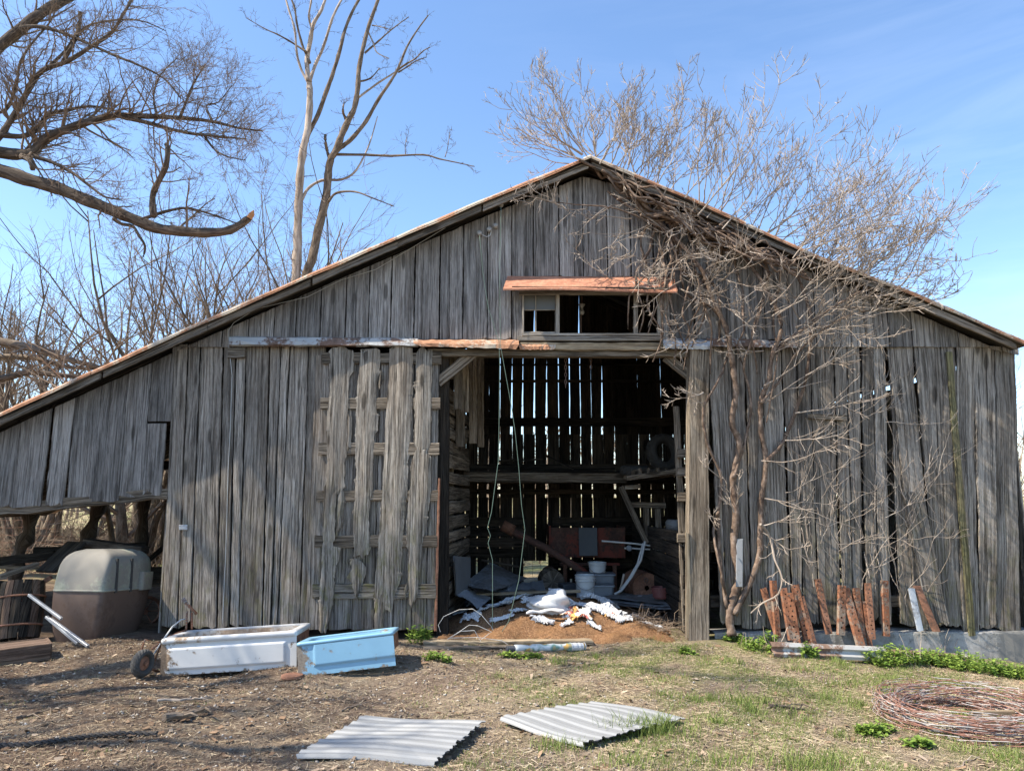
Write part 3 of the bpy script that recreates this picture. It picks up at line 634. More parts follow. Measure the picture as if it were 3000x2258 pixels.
# right side of the passage: plank, cleats, low wall
mb = MB(); mb.plank(W(2000,1850,9.75), W(2022,1850,9.75), W(1990,1190,9.75), W(1972,1190,9.75), (-.2,-1,0), .05); mb.build('stud', M['timber'], barn)
for v in (1328, 1382, 1455, 1575):
    mb = MB(); wh(mb, 1984, 2018, v-13, v+13, 9.70, .05); mb.build('cleat', M['timber'], barn)
mb = MB(); z = 0
while z < 1.25:
    mb.plank((2.22, 9.7, z), (2.22, 9.7, z+.17), (2.2, 13.6, z+.17+rng.gauss(0,.02)), (2.2, 13.6, z), (-1, 0, 0), .025, jag=.005); z += .185
mb.build('low_wall', M['inner'], barn)
# loft
zl = W(1600,1397,12.4).z; xa, xb_ = W(1376,1397,12.4).x, W(1835,1397,12.4).x
mb = MB(); mb.beam((xa-.1, 12.4, zl), (xb_, 12.4, zl-.02), .10, .16, jag=.004); mb.build('loft_beam', M['timber'], barn)
mb = MB(); y = 12.45
while y < YB-.1:
    mb.plank((xa-3, y, zl+.10), (xa-3, y+.2, zl+.10), (XR, y+.2, zl+.10), (XR, y, zl+.10), (0, 0, 1), .025, ns=6, nc=1); y += .215
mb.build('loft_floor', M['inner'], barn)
for k in range(5):
    mb = MB(); x = W(1872+k*26,1400,11.4).x; mb.beam((x, 11.3, zl+.05), (x, 13.4, zl+.03), .045, .12); mb.build('joist', M['timber'], barn)
for a, b, Y, w_ in (((1828,1395),(1850,1402),12.2,.05), ((1836,1400),(2012,1376),11.3,.06), ((1830,1428),(1875,1424),12.0,.09)): mb = MB(); mb.beam(W(a[0],a[1],Y), W(b[0],b[1],Y), w_, .07); mb.build('stall_rail', M['timber'], barn)
for a, b, Y in (((1818,1425),(1895,1590),12.0), ((1845,1478),(1950,1480),12.1), ((1893,1488),(1893,1595),12.1), ((1926,1490),(1932,1610),12.0)): mb = MB(); mb.beam(W(a[0],a[1],Y), W(b[0],b[1],Y), .09, .05, up=(0,1,0)); mb.build('stall_post', M['timber'], barn)
mb = MB()
for a, b in (((1600,1335),(1680,1375)), ((1460,1350),(1590,1345)), ((1480,1375),(1700,1365)), ((1560,1378),(1800,1372))): mb.beam(W(a[0],a[1],12.9), W(b[0],b[1],12.9), .14, .03)
mb.build('loft_planks', M['inner'], barn)
# lean-to log posts
for pts, ra in (([(92,1490),(85,1560),(62,1600),(45,1660),(40,1750)], 19), ([(292,1478),(270,1540),(250,1590),(238,1650),(230,1700)], 17), ([(422,1464),(420,1530),(412,1620),(405,1700),(398,1790)], 15), ([(498,1460),(490,1530),(482,1600),(500,1640),(492,1780)], 11)):
    mb = MB(); P = []
    for i in range(len(pts)-1):
        for q in range(4): t = q/4; P.append(W(pts[i][0]*(1-t)+pts[i+1][0]*t, pts[i][1]*(1-t)+pts[i+1][1]*t, 12.6))
    P.append(W(*pts[-1], 12.6)); P[-1].z = -.15; P = [Vector((P[0].x, P[0].y, 2.1))]+P
    mb.tube(P, [ra*12.6/F_PX*(1+.25*math.sin(i*1.1)) for i in range(len(P))], 12, lump=.10); mb.build('log_post', M['bark'], barn, smooth=True)
mb = MB(); mb.beam((-9, 12.6, 2.15), (XL, 12.6, 2.3), .14, .14, jag=.01); mb.build('leanto_beam', M['inner'], barn)
# small things fixed to the wall
mb = MB(); wh(mb, 524, 549, 1537, 1552, 9.375, .004, jag=.0005); mb.build('name_plate', plain('scuffed_plate', (.52,.52,.52), .5, sc=30, nz=.9), barn, label='small scuffed white plate tacked on board')
for u, v in ((1405,686), (1434,675), (1452,664), (1468,602)):
    mb = MB(); T = Matrix.Translation(W(u,v,9.36)) @ Matrix.Rotation(R(90), 4, 'X'); mb.lathe([(.028,0),(.034,.012),(.02,.02),(.02,.035),(.034,.045),(.03,.06),(.012,.065)], M=T, n=14); mb.build('insulator', M['ceramic'], barn, smooth=True)
# ------------------------------------------------------------------ trees
def rot_any(d, ang, ph):
    a = d.orthogonal().normalized(); b = d.cross(a)
    return (d*math.cos(ang) + (a*math.cos(ph)+b*math.sin(ph))*math.sin(ang)).normalized()
def walk(p, d, L, n, wob, up, flat=None):
    P = [p]; s = L/n; D = [d]
    for i in range(n):
        d = Vector((d.x+rng.gauss(0, wob), d.y+rng.gauss(0, wob), d.z+rng.gauss(0, wob)+up)).normalized()
        p = p + d*s; P.append(p); D.append(d)
    return P, D
def bush(out, p, d, L, r, lev, pr, top=0):
    """out: list of (points, r0, r1, level)"""
    n = pr['n'][min(top, len(pr['n'])-1)]
    P, D = walk(p, d, L, n, pr['wob'], pr['up']*(1 if top else .4)); out.append((P, r, r*(pr['taper'] if top else min(pr['taper'], .12)), top))
    if lev <= 0: return
    k = pr['kids'][min(top, len(pr['kids'])-1)]; k = max(1, int(k*rng.uniform(.75, 1.3)))
    for i in range(k):
        t = rng.uniform(pr.get('t0', .25), 1.0); f = t*n; j = min(int(f), n-1); q = P[j].lerp(P[j+1], f-j)
        dd = rot_any(D[j+1], R(rng.uniform(*pr['ang'])), rng.uniform(0, 6.283))
        if pr.get('flat') is not None: dd.y *= pr['flat']; dd.normalize()
        bush(out, q, dd, L*rng.uniform(*pr['len'])*(1.1-.5*t), max(pr['rmin'], (r+(r*pr['taper']-r)*t)*pr['rf']), lev-1, pr, top+1)
def tubes(mb, out, ks=(8, 5, 4, 3, 3), lump=0):
    for P, a, b, l in out:
        n = len(P); mb.tube(P, [a+(b-a)*(i/(n-1))**.8 for i in range(n)], ks[min(l, len(ks)-1)], lump=lump if l < 2 else 0)
def limb(pts, Y, r0, r1, dY=0.0, sub=3):
    """traced limb: px points at distance Y (changing by dY along it); radii in px"""
    P = []; n = len(pts)
    for i in range(n-1):
        p0 = pts[max(i-1, 0)]; p1 = pts[i]; p2 = pts[i+1]; p3 = pts[min(i+2, n-1)]
        for q in range(sub):
            t = q/sub; c = [.5*((2*p1[k])+(-p0[k]+p2[k])*t+(2*p0[k]-5*p1[k]+4*p2[k]-p3[k])*t*t+(-p0[k]+3*p1[k]-3*p2[k]+p3[k])*t**3) for k in (0, 1)]
            s = (i+t)/(n-1); P.append(W(c[0], c[1], Y+dY*s+.10*math.sin(s*7)))
    P.append(W(*pts[-1], Y+dY)); m = len(P)
    return P, [(r0+(r1-r0)*(i/(m-1)))*Y/F_PX*(1+.07*math.sin(i*1.7)) for i in range(m)]
def sprout(out, P, ra, count, L, lev, pr, up=0, t0=.1, t1=1.0):
    n = len(P)-1
    for _ in range(count):
        f = rng.uniform(t0, t1)*n; j = min(int(f), n-1); q = P[j].lerp(P[j+1], f-j); d = (P[j+1]-P[j]).normalized()
        dd = rot_any(d, R(rng.uniform(35, 80)), rng.uniform(0, 6.28)); dd.z += up; dd.normalize()
        bush(out, q, dd, L*rng.uniform(.5, 1.2), max(pr['rmin'], min(ra[j]*.35, .03)), lev, pr, 1)
TW = dict(n=(7, 6, 5, 4, 3), wob=.16, up=.03, taper=.35, kids=(7, 6, 5, 4), ang=(25, 60), len=(.35, .62), rf=.5, rmin=.0036)
# large dark tree, trunk outside the frame on the left
t1 = thing('broken_tree', 'large dark bare tree reaching in from the left with a broken-off limb', 'tree', (-12.4, 15.0, 0))
trunk = MB(); tw = []
base = [Vector((-12.4,15,-.2)), Vector((-12.3,15,1.5)), Vector((-12.5,15,3)), Vector((-12.1,15,4.6)), Vector((-12.3,15,6.4)), Vector((-12.0,15.1,7.8)), W(-150,240,15)]
trunk.tube(base, [.52,.42,.38,.34,.28,.2,.15], 14, lump=.05)
LB = [
 ([(-330,470),(-160,470),(0,500),(72,524),(159,548),(240,581),(312,610),(384,639),(457,668),(529,678),(600,682),(658,678),(697,663),(728,640)], 24, 11, 2, 7),
 ([(413,644),(452,630),(505,615),(553,610),(625,630),(697,656)], 6, 2, 10, 8),
 ([(450,634),(447,577),(461,538),(485,490),(492,440),(488,424)], 10, 7, 6, 6),
 ([(332,640),(356,656),(389,663),(408,692),(425,721),(420,752)], 6, 3, 2, 3),
 ([(-300,400),(-120,430),(0,447),(48,452),(96,447),(125,413),(192,380),(264,356),(336,339),(432,341),(529,346),(620,356),(697,375),(769,384)], 22, 2, 34, 12),
 ([(350,340),(432,360),(505,380),(577,394),(649,401),(721,408)], 8, 2, 18, 9),
 ([(-150,240),(-70,190),(0,135),(48,96),(96,58),(144,24),(202,-6),(290,-60)], 19, 14, 6, 8),
 ([(60,82),(110,78),(168,91),(240,120),(336,163),(408,192),(480,230),(530,290)], 7, 2, 22, 10),
 ([(-60,460),(0,400),(20,370),(48,327),(86,260),(125,207),(192,183),(264,139),(327,96),(360,43),(386,0),(400,-40)], 11, 3, 26, 10),
 ([(235,34),(230,86),(211,135),(183,183)], 7, 6, 0, 1),
 ([(150,190),(190,150),(226,101),(269,72),(336,60),(384,58),(432,67),(485,91)], 5, 1.5, 10, 6),
 ([(96,457),(154,476),(216,509),(260,543),(308,577),(356,584)], 7, 2, 16, 8),
 ([(62,457),(88,470),(96,498)], 10, 7, 1, 1),
 ([(0,395),(60,400),(110,380),(144,336),(202,322),(264,312),(332,322)], 9, 3, 26, 8),
 ([(-60,300),(0,330),(30,300),(50,240),(60,180),(100,120),(150,60),(170,0)], 6, 2, 22, 8),
 ([(529,340),(545,300),(565,250),(585,215),(600,190)], 5, 1.5, 16, 6), ([(620,352),(605,310),(640,300),(680,250)], 4, 1.2, 10, 5),
 ([(600,400),(630,440),(670,460),(720,470)], 4, 1.2, 8, 5), ([(460,340),(450,280),(470,220),(520,170)], 4, 1.5, 14, 6)]
for pts, a, b, cnt, _ in LB:
    P, ra = limb(pts, 15.0, a, b, rng.uniform(-.6, .6) if a < 12 else .3); trunk.tube(P, ra, 10 if a > 8 else 7, lump=.06); sprout(tw, P, ra, int(cnt*2.1), 1.05, 2, TW, up=.18, t0=.2)
trunk.build('trunk', M['bark'], t1, smooth=True)
stub = MB(); q = W(730,640,15.3); stub.tube([q, q+Vector((.06,0,.10)), q+Vector((.09,0,.19))], [.075,.06,.008], 7, lump=.2); stub.build('broken_end', plain('fresh_break', (.42,.20,.08), .9), t1)
mb = MB(); tubes(mb, tw); mb.build('crown', M['twig'], t1)
# pale dead tree and its bark-covered neighbour stem
t2 = thing('dead_tree', 'tall forked dead tree behind the roof, one stem bleached, one barked', 'tree', (W(872,760,17).x, 17, 0))
z0 = W(870,800,17); pale = MB(); brk = MB(); tw = []
TD = dict(n=(6, 5, 4, 3), wob=.20, up=.03, taper=.3, kids=(4, 4, 3), ang=(30, 70), len=(.3, .5), rf=.5, rmin=.005)
PL = [([(868,1400),(866,900),(870,769),(872,697),(875,601),(880,505),(889,432),(901,380),(908,288),(906,240)], 15, 9), ([(906,240),(899,183),(908,125),(918,72),(942,29),(961,-25)], 8.5, 4),
      ([(908,236),(923,192),(947,139),(971,62),(990,19),(1015,-25)], 5.5, 3), ([(904,245),(884,207),(870,159),(863,86),(846,29),(832,-20)], 4.5, 3),
      ([(884,586),(903,553),(942,529),(1000,526),(1038,505),(1067,457),(1087,408),(1106,341)], 5.5, 1.5), ([(1045,290),(1106,245),(1159,211),(1190,190)], 4, 1.5),
      ([(905,150),(915,100),(905,50),(912,0),(905,-20)], 4, 2.5),
      ([(1082,78),(1078,90),(1095,130),(1105,155),(1140,172)], 3, 1.4)]
BL = [([(900,1400),(895,860),(915,760),(932,673),(956,577),(961,514),(968,470),(985,440),(1000,399),(1022,350),(1038,317),(1048,260),(1052,200),(1066,130),(1082,72),(1115,-20)], 15, 5),
      ([(985,442),(1004,428),(1029,408),(1072,356),(1111,288),(1144,240),(1168,197),(1192,139),(1221,91),(1255,45)], 8, 1.8), ([(1165,205),(1190,188),(1216,173),(1240,150),(1260,139)], 3.5, 1.2),
      ([(1168,212),(1195,195),(1221,178),(1250,168)], 3, 1), ([(968,472),(958,440),(953,410),(953,395)], 6, 4), ([(985,453),(1072,454),(1144,457),(1240,454),(1288,466),(1336,476),(1390,488)], 4.5, 1.2),
      ([(962,592),(985,566),(1040,562),(1090,580),(1155,605)], 4.5, 1.3), ([(899,154),(855,125),(812,101),(778,86),(721,53)], 3.5, 1), ([(908,185),(885,130),(870,70),(862,20),(840,-30)], 4.5, 2.5),
      ([(888,440),(905,388),(932,336),(956,269),(975,216),(995,150),(1010,90),(1030,40),(1062,-20)], 8, 4), ([(1020,360),(1005,330),(1008,300)], 6, 2), ([(1050,240),(1085,230),(1112,200)], 3.5, 1.5),
      ([(1070,155),(1110,120),(1150,85),(1198,50)], 3.5, 1.2), ([(1090,75),(1110,78),(1145,88)], 2, 1), ([(1304,460),(1312,430),(1318,385)], 1.6, .8), ([(1188,455),(1187,430),(1192,405)], 1.6, .8)]
for L_, mbx in ((PL, pale), (BL, brk)):
    for pts, a, b in L_:
        P, ra = limb(pts, 17.0, a, b, rng.uniform(-.5, .5) if a < 8 else 0, sub=4)
        if pts[0][1] > 1300: P[0].z = -.2
        mbx.tube(P, ra, 10 if a > 7 else 6, lump=.09); sprout(tw, P, [x*.5 for x in ra], 10 if a < 8 else 5, .38, 1, TD, up=.15, t0=.25 if a < 8 else .5)
pale.build('trunk', M['deadwood'], t2, smooth=True, label='bleached bare stem'); brk.build('trunk', M['barkmid'], t2, smooth=True, label='bark-covered stem')
mb = MB(); tubes(mb, tw, (6, 4, 3, 3)); mb.build('crown', M['barkmid'], t2)
# scrub trees behind the lean-to
def scrub(x, y, h, seed, label, nst=3, lean=.25, mat='twig2', fine=1.0, group='bare scrub trees behind the barn', stem='barkmid'):
    rng.seed(seed); o = thing('scrub_tree', label, 'tree', (x, y, 0), group); st_ = MB(); out = []
    pr = dict(n=(10, 7, 6, 5, 4), wob=.11, up=.045, taper=.3, kids=(7*fine, 6*fine, 5, 4), ang=(22, 55), len=(.42, .66), rf=.55, rmin=.0055, t0=.22)
    for k in range(nst):
        d = Vector((rng.uniform(-lean, lean), rng.uniform(-lean, lean), 1)).normalized()
        bush(out, Vector((x+rng.uniform(-.15,.15), y+rng.uniform(-.15,.15), zg0(x, y)-.1)), d, h*rng.uniform(.75, 1.05), 0.034*h**.6*rng.uniform(.7, 1.1), 3, pr)
    tubes(st_, [q for q in out if q[3] <= 1], (9, 6), lump=.05); st_.build('trunk', M[stem], o, smooth=True)
    mb = MB(); tubes(mb, [q for q in out if q[3] > 1], (4, 4, 3, 3)); mb.build('crown', M[mat], o); return o
SC = [(-13.0,19.5,6.2,1,'bare scrub tree at the far left edge, behind the fallen trunks',3), (-11.2,17.6,5.4,2,'bushy bare tree rising over the low end of the lean-to roof',4), (-9.7,20.0,6.8,3,'bare many-stemmed tree under the broken-off limb',4),
      (-8.3,17.4,5.8,4,'spreading bare tree just behind the middle of the lean-to roof',4), (-7.0,21.0,7.4,5,'taller twiggy tree between the broken limb and the dead tree',4), (-6.0,18.0,5.6,6,'dense brown-twigged tree left of the pale dead stem',5),
      (-4.9,19.2,5.5,7,'twiggy tree at the foot of the pale dead stem',5), (-3.7,18.2,5.0,8,'small bare tree right of the dead tree, just over the roof',4), (-15.8,22,7.0,9,'bare tree far left, seen through the limbs of the dark tree',3), (-12.6,25,7.5,10,'tall thin tree in the back row far left',3)]
SC += [(-7.7,19.0,6.6,11,'bare tree between the many-stemmed one and the spreading one',4), (-5.6,20.5,7.2,12,'tall twiggy tree right behind the pale dead stem',4), (-10.4,22.5,8.2,13,'highest bare tree of the back row, left of the broken limb end',4), (-14.2,20.5,7.0,14,'bare twiggy tree between the two at the far left',4), (-4.2,21.5,6.2,15,'small bare tree in the back row right of the dead tree',4), (-8.9,23.5,7.4,16,'back row bare tree just left of the dead tree',4), (-12.0,18.8,6.0,17,'bare tree low over the left end of the roof',4), (-6.6,16.9,5.0,18,'low twiggy tree close behind the roof, under the dead tree',5)]
for a in SC: scrub(a[0], a[1], a[2]*1.25, a[3], a[4], a[5], lean=.34, fine=.95, mat='twig2' if a[3] % 3 else 'twig')
for i, (x, y, h, lb) in enumerate([(9.9, 15.5, 4.3, 'small reddish bare tree at the right end of the barn'), (12.6, 21, 5.2, 'bare tree farther back beyond the right corner of the barn'), (3.2, 24, 4.2, 'bare tree behind the barn, glimpsed through the wall slits right of the middle'), (-.5, 27, 4.8, 'bare tree behind the barn, glimpsed through the wall slits on the left')]):
    scrub(x, y, h, 30+i, lb, 4, mat='twig2')
for i, (u, Y, r, lb) in enumerate([(350,14.6,11,'straight slender trunk behind the wire fence, left of the log posts'), (372,16.5,22,'thick grey trunk beyond the fence beside a lean-to post'), (250,18,9,'thin leaning trunk in the brush behind the fence'), (160,19,8,'thin trunk in the brush above the brown and white shell')]):
    rng.seed(60+i); x = W(u,1600,Y).x; o = thing('slender_tree', lb, 'tree', (x, Y, 0), 'trunks seen under the lean-to'); out = []
    bush(out, Vector((x, Y, -.1)), Vector((rng.uniform(-.1,.1), 0, 1)), 5.0, r*Y/F_PX, 2, dict(n=(12,7,5,4), wob=.07, up=.03, taper=.4, kids=(9,7,5), ang=(25,60), len=(.3,.5), rf=.4, rmin=.006, t0=.15))
    mb = MB(); tubes(mb, out[:1], (10,), .06); mb.build('trunk', M['barkmid'], o, smooth=True); mb = MB(); tubes(mb, out[1:], (5,4,3,3)); mb.build('crown', M['twig2'], o)
# brush thicket behind, far woodland
def brush(name, label, n, xr, yr, hr, mat, seed, r0=.007):
    rng.seed(seed); mb = MB()
    for _ in range(n):
        x, y = rng.uniform(*xr), rng.uniform(*yr); p = Vector((x, y, zg0(x, y)-.05)); h = rng.uniform(*hr)
        for k in range(rng.randint(2, 4)):
            P, D = walk(p, Vector((rng.gauss(0,.5), rng.gauss(0,.4), 1)).normalized(), h*rng.uniform(.5, 1), 5, .22, -.02); mb.tube(P, [r0*1.3, r0*1.2, r0, r0*.8, r0*.6, r0*.4], 3)
            for q in range(3): j = rng.randint(1, 4); P2, _d = walk(P[j], rot_any(D[j], R(50), rng.uniform(0, 6.28)), h*.35, 3, .25, 0); mb.tube(P2, [r0*.7, r0*.6, r0*.5, r0*.3], 3)
    o = mb.build(name, mat); return tag(o, label, 'brush', kind='stuff')
brush('brush_thicket', 'tangled tan brush and dead weeds beyond the fence', 1500, (-19, -3.5), (15.8, 26), (.5, 2.0), M['twig2'], 5, .008)
brush('brush_thicket', 'tan brush behind the barn and beyond its right corner', 700, (-3, 20), (19, 28), (.5, 2.0), M['twig2'], 6, .009)
rng.seed(90); mb = MB()
for _ in range(420):
    x, y = rng.uniform(-90, 95), rng.uniform(48, 85); h = rng.uniform(3.5, 7.5); p = Vector((x, y, -.2))
    P, D = walk(p, Vector((0,0,1)), h, 4, .06, 0); mb.tube(P, [.12,.1,.08,.05,.02], 4)
    for q in range(14): j = rng.randint(1, 3); P2, _d = walk(P[j].lerp(P[j+1], rng.random()), rot_any(D[j], R(rng.uniform(25,60)), rng.uniform(0, 6.28)), h*.4, 3, .2, .1); mb.tube(P2, [.045,.035,.03,.015], 3)
tag(mb.build('far_woodland', M['twig2']), 'low line of bare woods far beyond the field', 'woods', kind='stuff')
# fallen trunks at far left
for i, (pts, r0, r1, Y, lb) in enumerate([([(-160,960),(0,1000),(90,1020),(190,1050),(300,1078)], 17, 6, 15.6, 'weathered fallen trunk, upper one at the left edge above the lean-to roof'), ([(-150,1060),(0,1045),(100,1050),(200,1075),(300,1080)], 10, 4, 15.9, 'thinner fallen trunk lying just below the pale one'), ([(-160,1130),(0,1110),(80,1092),(190,1100),(280,1110)], 12, 5, 15.3, 'dark fallen limb, lowest one above the end of the roof')]):
    rng.seed(120+i); P, ra = limb(pts, Y, r0, r1, .3); tw = []; sprout(tw, P, ra, 12, .8, 2, TW, up=.1)
    o = thing('fallen_tree', lb, 'fallen tree', P[0], 'fallen trunks behind the lean-to'); mb = MB(); mb.tube(P, ra, 10, lump=.06); mb.build('trunk', M['logwood'] if i < 2 else M['bark'], o, smooth=True); mb = MB(); tubes(mb, tw); mb.build('twig_growth', M['twig'], o)
# tree standing to the left of the photographer, its shade falls on the yard
rng.seed(77)
for tx, ty, th, lb in ((-11.0, 1.8, 9.0, 'second bare tree left of the view'), (-17.5, 6.0, 13.0, 'third bare tree far left of the view')):
    o = thing('yard_tree', lb, 'tree', (tx, ty, 0)); out = []
    bush(out, Vector((tx, ty, -.1)), Vector((.10, .0, 1)), th, .30, 3, dict(n=(10,8,6,5), wob=.09, up=.02, taper=.35, kids=(15,11,9), ang=(28,62), len=(.4,.6), rf=.55, rmin=.014, t0=.3))
    mb = MB(); tubes(mb, out[:1], (12,), .06); mb.build('trunk', M['bark'], o, smooth=True); mb = MB(); tubes(mb, out[1:], (8,6,5,4)); mb.build('crown', M['bark'], o)
o = thing('yard_tree', 'bare yard tree left of the view that shades the dirt', 'tree', (-13.5, 3.6, 0)); out = []
bush(out, Vector((-13.5, 3.6, -.1)), Vector((.16, .0, 1)), 12.5, .34, 3, dict(n=(10,8,6,5), wob=.09, up=.02, taper=.35, kids=(15,10,8), ang=(28,62), len=(.4,.6), rf=.5, rmin=.012, t0=.3))
mb = MB(); tubes(mb, out[:1], (12,), .06); mb.build('trunk', M['bark'], o, smooth=True); mb = MB(); tubes(mb, out[1:], (8,6,5,4)); mb.build('crown', M['bark'], o)

# ------------------------------------------------------------------ climbing vine
rng.seed(202)
vine = thing('climbing_vine', 'leafless woody vine climbing the right half of the barn front and spilling over the roof', 'vine', (W(2145,1850,9.25).x, 9.25, 0))
stems = MB(); tw = []
ST = [([(2145,1862),(2138,1800),(2150,1750),(2165,1690),(2150,1600),(2156,1500),(2148,1400),(2166,1300),(2144,1240),(2155,1150),(2148,1080),(2140,1030),(2128,960),(2090,880),(2060,800),(2000,720),(1920,640),(1850,570),(1790,520),(1735,475)], 17, 6, 9.25),
      ([(2150,1800),(2190,1720),(2222,1640),(2228,1550),(2232,1450),(2245,1350),(2232,1280),(2228,1180),(2250,1120),(2262,1040),(2290,950),(2240,840),(2170,740),(2080,650),(1980,590),(1880,540)], 13, 6, 9.27),
      ([(2128,1780),(2110,1640),(2104,1500),(2112,1400),(2070,1290),(2060,1200),(2090,1140),(2120,1080),(2140,1010)], 7, 4, 9.28),
      ([(2246,1350),(2290,1300),(2330,1210),(2360,1110),(2375,1000),(2370,900),(2330,800),(2280,740)], 8, 5, 9.27),
      ([(2262,1040),(2300,1000),(2360,960),(2440,900),(2530,850),(2600,820)], 8, 3, 9.2), ([(2230,1180),(2280,1120),(2330,1040),(2420,960),(2500,920),(2580,905)], 6, 2, 9.15),
      ([(2148,1400),(2180,1300),(2200,1180),(2180,1080),(2200,1000),(2230,900),(2250,800)], 6, 4, 9.25), ([(2128,960),(2085,900),(2010,860),(1990,780),(1960,700),(1900,620)], 6, 4, 9.24),
      ([(2090,830),(2040,820),(2000,790),(1985,700),(1900,650),(1800,610),(1700,600),(1600,590)], 6, 2, 9.2), ([(2160,740),(2120,730),(2040,690),(1960,640),(1870,620),(1780,560)], 8, 5, 9.22),
      ([(2000,790),(2080,820),(2110,900),(2105,1000)], 7, 4, 9.25), ([(2104,1500),(2090,1560),(2110,1660),(2130,1760)], 6, 5, 9.28)]
for pts, a, b, Y in ST:
    P, ra = limb(pts, Y, a, b, 0, sub=5); P = [p+Vector((rng.gauss(0,.004), rng.gauss(0,.004), 0)) for p in P]; stems.tube(P, [r*.74*(1+.10*math.sin(i*2.1)) for i, r in enumerate(ra)], 8, lump=.08)
def rk(t, off):   # point along the right rake; t 0 peak .. 1 eave; off px below the roof edge
    u = 1735+t*1260; v = 462+t*532+off+30*math.sin(t*3.1); return u, v
for k in range(44):    # tangle running along under the right rake
    a = rng.uniform(-.03, .32); b = min(.52, a+rng.uniform(.10, .28)); off = rng.uniform(12, 70); pts = [rk(a+(b-a)*i/7, off+rng.gauss(0, 14)) for i in range(8)]
    P, ra = limb(pts, rng.uniform(9.0, 9.28), rng.uniform(3, 6), rng.uniform(1.5, 3.5), rng.uniform(-.1, .1), sub=3); stems.tube(P, ra, 6, lump=.05)
for k in range(16):    # stems hanging from the rake down over the boards
    u0, v0 = rk(rng.uniform(.15, .5), 60); pts = [(u0, v0)]
    for i in range(6): pts.append((pts[-1][0]+rng.gauss(0, 22)-6, pts[-1][1]+rng.uniform(40, 85)))
    P, ra = limb(pts, 9.22, rng.uniform(3, 6), 2, 0, sub=3); stems.tube(P, ra, 6, lump=.05)
stems.build('stem', M['vinestem'], vine, smooth=True)
VP = dict(n=(12, 9, 6, 4), wob=.10, up=.10, taper=.40, kids=(9, 4, 1), ang=(25, 58), len=(.30, .55), rf=.66, rmin=.0048, t0=.12)
def vb(u, v, du, dv, L, r=.012, Y=9.1, dy=-.1, lev=3, pr=VP):
    p = W(u, v, Y); d = Vector((du, dy, -dv)).normalized(); bush(tw, p, d, L, r, lev, pr, 0)
# sprays standing up over the roof
for (u, v, du, dv, L) in [(1728,460,-.1,-1,1.35),(1720,458,-.75,-1,2.0),(1715,462,-1.3,-.75,1.5),(1700,470,-1.8,-.45,1.6),(1690,478,-1.6,-.15,1.4),(1735,462,-.45,-1,1.7),(1745,465,.3,-1,1.2),(1760,470,.9,-1,1.5),(1700,470,-1.1,-1,1.6),
        (1800,495,.3,-1,1.3),(1830,510,.7,-1,1.6),(1880,530,.1,-1,1.4),(1930,560,.5,-1,1.8),(1980,580,.9,-1,1.6),(2040,600,.2,-1,1.7),(2080,620,.8,-1,2.1),(2120,640,.5,-1,1.9),(2160,660,1,-1,2.2),(2200,680,.3,-1,1.6),
        (2240,700,1,-.8,2.1),(2280,720,.8,-1,2.0),(2320,735,1.2,-.8,2.4),(2360,745,1,-1,1.9),(2300,760,1.5,-.6,2.5),(2400,780,1,-.6,1.9),(2450,800,1.2,-.6,1.9),(2380,800,1.6,-.35,2.3),(2500,830,1,-.4,1.5),(2250,790,1.6,-.5,2.3),(1980,590,.1,-1,1.3),(2100,660,1.2,-.9,2.2),
        (1860,540,1,-.9,1.8),(1780,500,.6,-1,1.5),(2330,820,1.8,-.25,1.9),(2420,830,1.6,-.3,1.7),(2350,770,.6,-1,1.6),(2200,720,1.3,-.9,2.2),(1900,590,.4,-1,1.5),(2480,850,1,-.9,1.9),(2560,880,1.1,-.8,1.9),(2520,860,.6,-1,1.6),(2450,840,1.3,-.55,2.2),(2600,900,1,-.5,1.4),(2400,800,.9,-1,2.0),(2060,640,.9,-1,2.2)]:
    for k in range(2):
        vb(u+rng.gauss(0,15), v+rng.gauss(0,10), du+rng.gauss(0,.13), dv+rng.gauss(0,.13), L*rng.uniform(.62,.98), rng.uniform(.008,.012), 9.08+rng.uniform(-.1,.6), rng.uniform(-.25,.25))
# sprays on the wall, standing off towards the yard
VW = dict(VP); VW.update(up=.04, kids=(6, 4, 2), wob=.10)
for _ in range(40):
    t = rng.uniform(.0, .58); u, v = rk(t, rng.uniform(40, 330)); vb(u, v, rng.uniform(-.9, 1.0), rng.uniform(-.7, .5), rng.uniform(.5, 1.0), rng.uniform(.006,.011), 9.2, rng.uniform(-.9,-.15), 2, VW)
for (u, v, du, dv, L) in [(2090,900,-1,.4,.8),(2070,1000,-1,.2,.9),(2080,960,-.9,.3,.9),(2060,1180,-1,.1,.55),(2060,1150,-.9,.5,.7),(2100,1000,.8,-.5,.9),(2260,1040,1,-.6,1.2),(2300,1000,1,-.4,1.3),(2240,1180,1,-.5,1.3),(2240,1130,1,-.3,1.2),(2300,1290,1,-.2,1.1),(2330,1210,1,-.3,1.3),(2360,1100,1,-.4,1.3),
        (2240,1460,1,.1,1.0),(2230,1540,1,-.2,.8),(2235,1560,1,.5,.7),(2230,1350,1,0,1.1),(2150,1500,-.3,-1,.5),(2110,1400,-.6,-.4,.5),(2100,1550,-.7,-.2,.45),(2156,1480,.5,-1,.5),(1650,605,-1,.0,.8),(1720,610,-1,.3,.9),(1800,600,-.9,.4,.8),(1850,640,-1,.3,1.0),(1900,660,-.8,.5,.9),
        (1980,720,-1,.6,1.0),(2000,790,-1,.2,1.0),(2000,820,-.9,.6,.9),(2050,830,-.5,1,.9),(2100,870,.3,1,.7),(2500,860,.8,.6,.9),(2450,900,.8,.3,.9),(2400,960,1,.4,1.1),(2550,870,1,.2,.8),(1620,590,-1,-.1,.6),(1560,600,-.8,-.3,.4)]:
    vb(u, v, du, dv, L*rng.uniform(.85,1.1), .010, 9.2, rng.uniform(-.8,-.25), 2, VW)
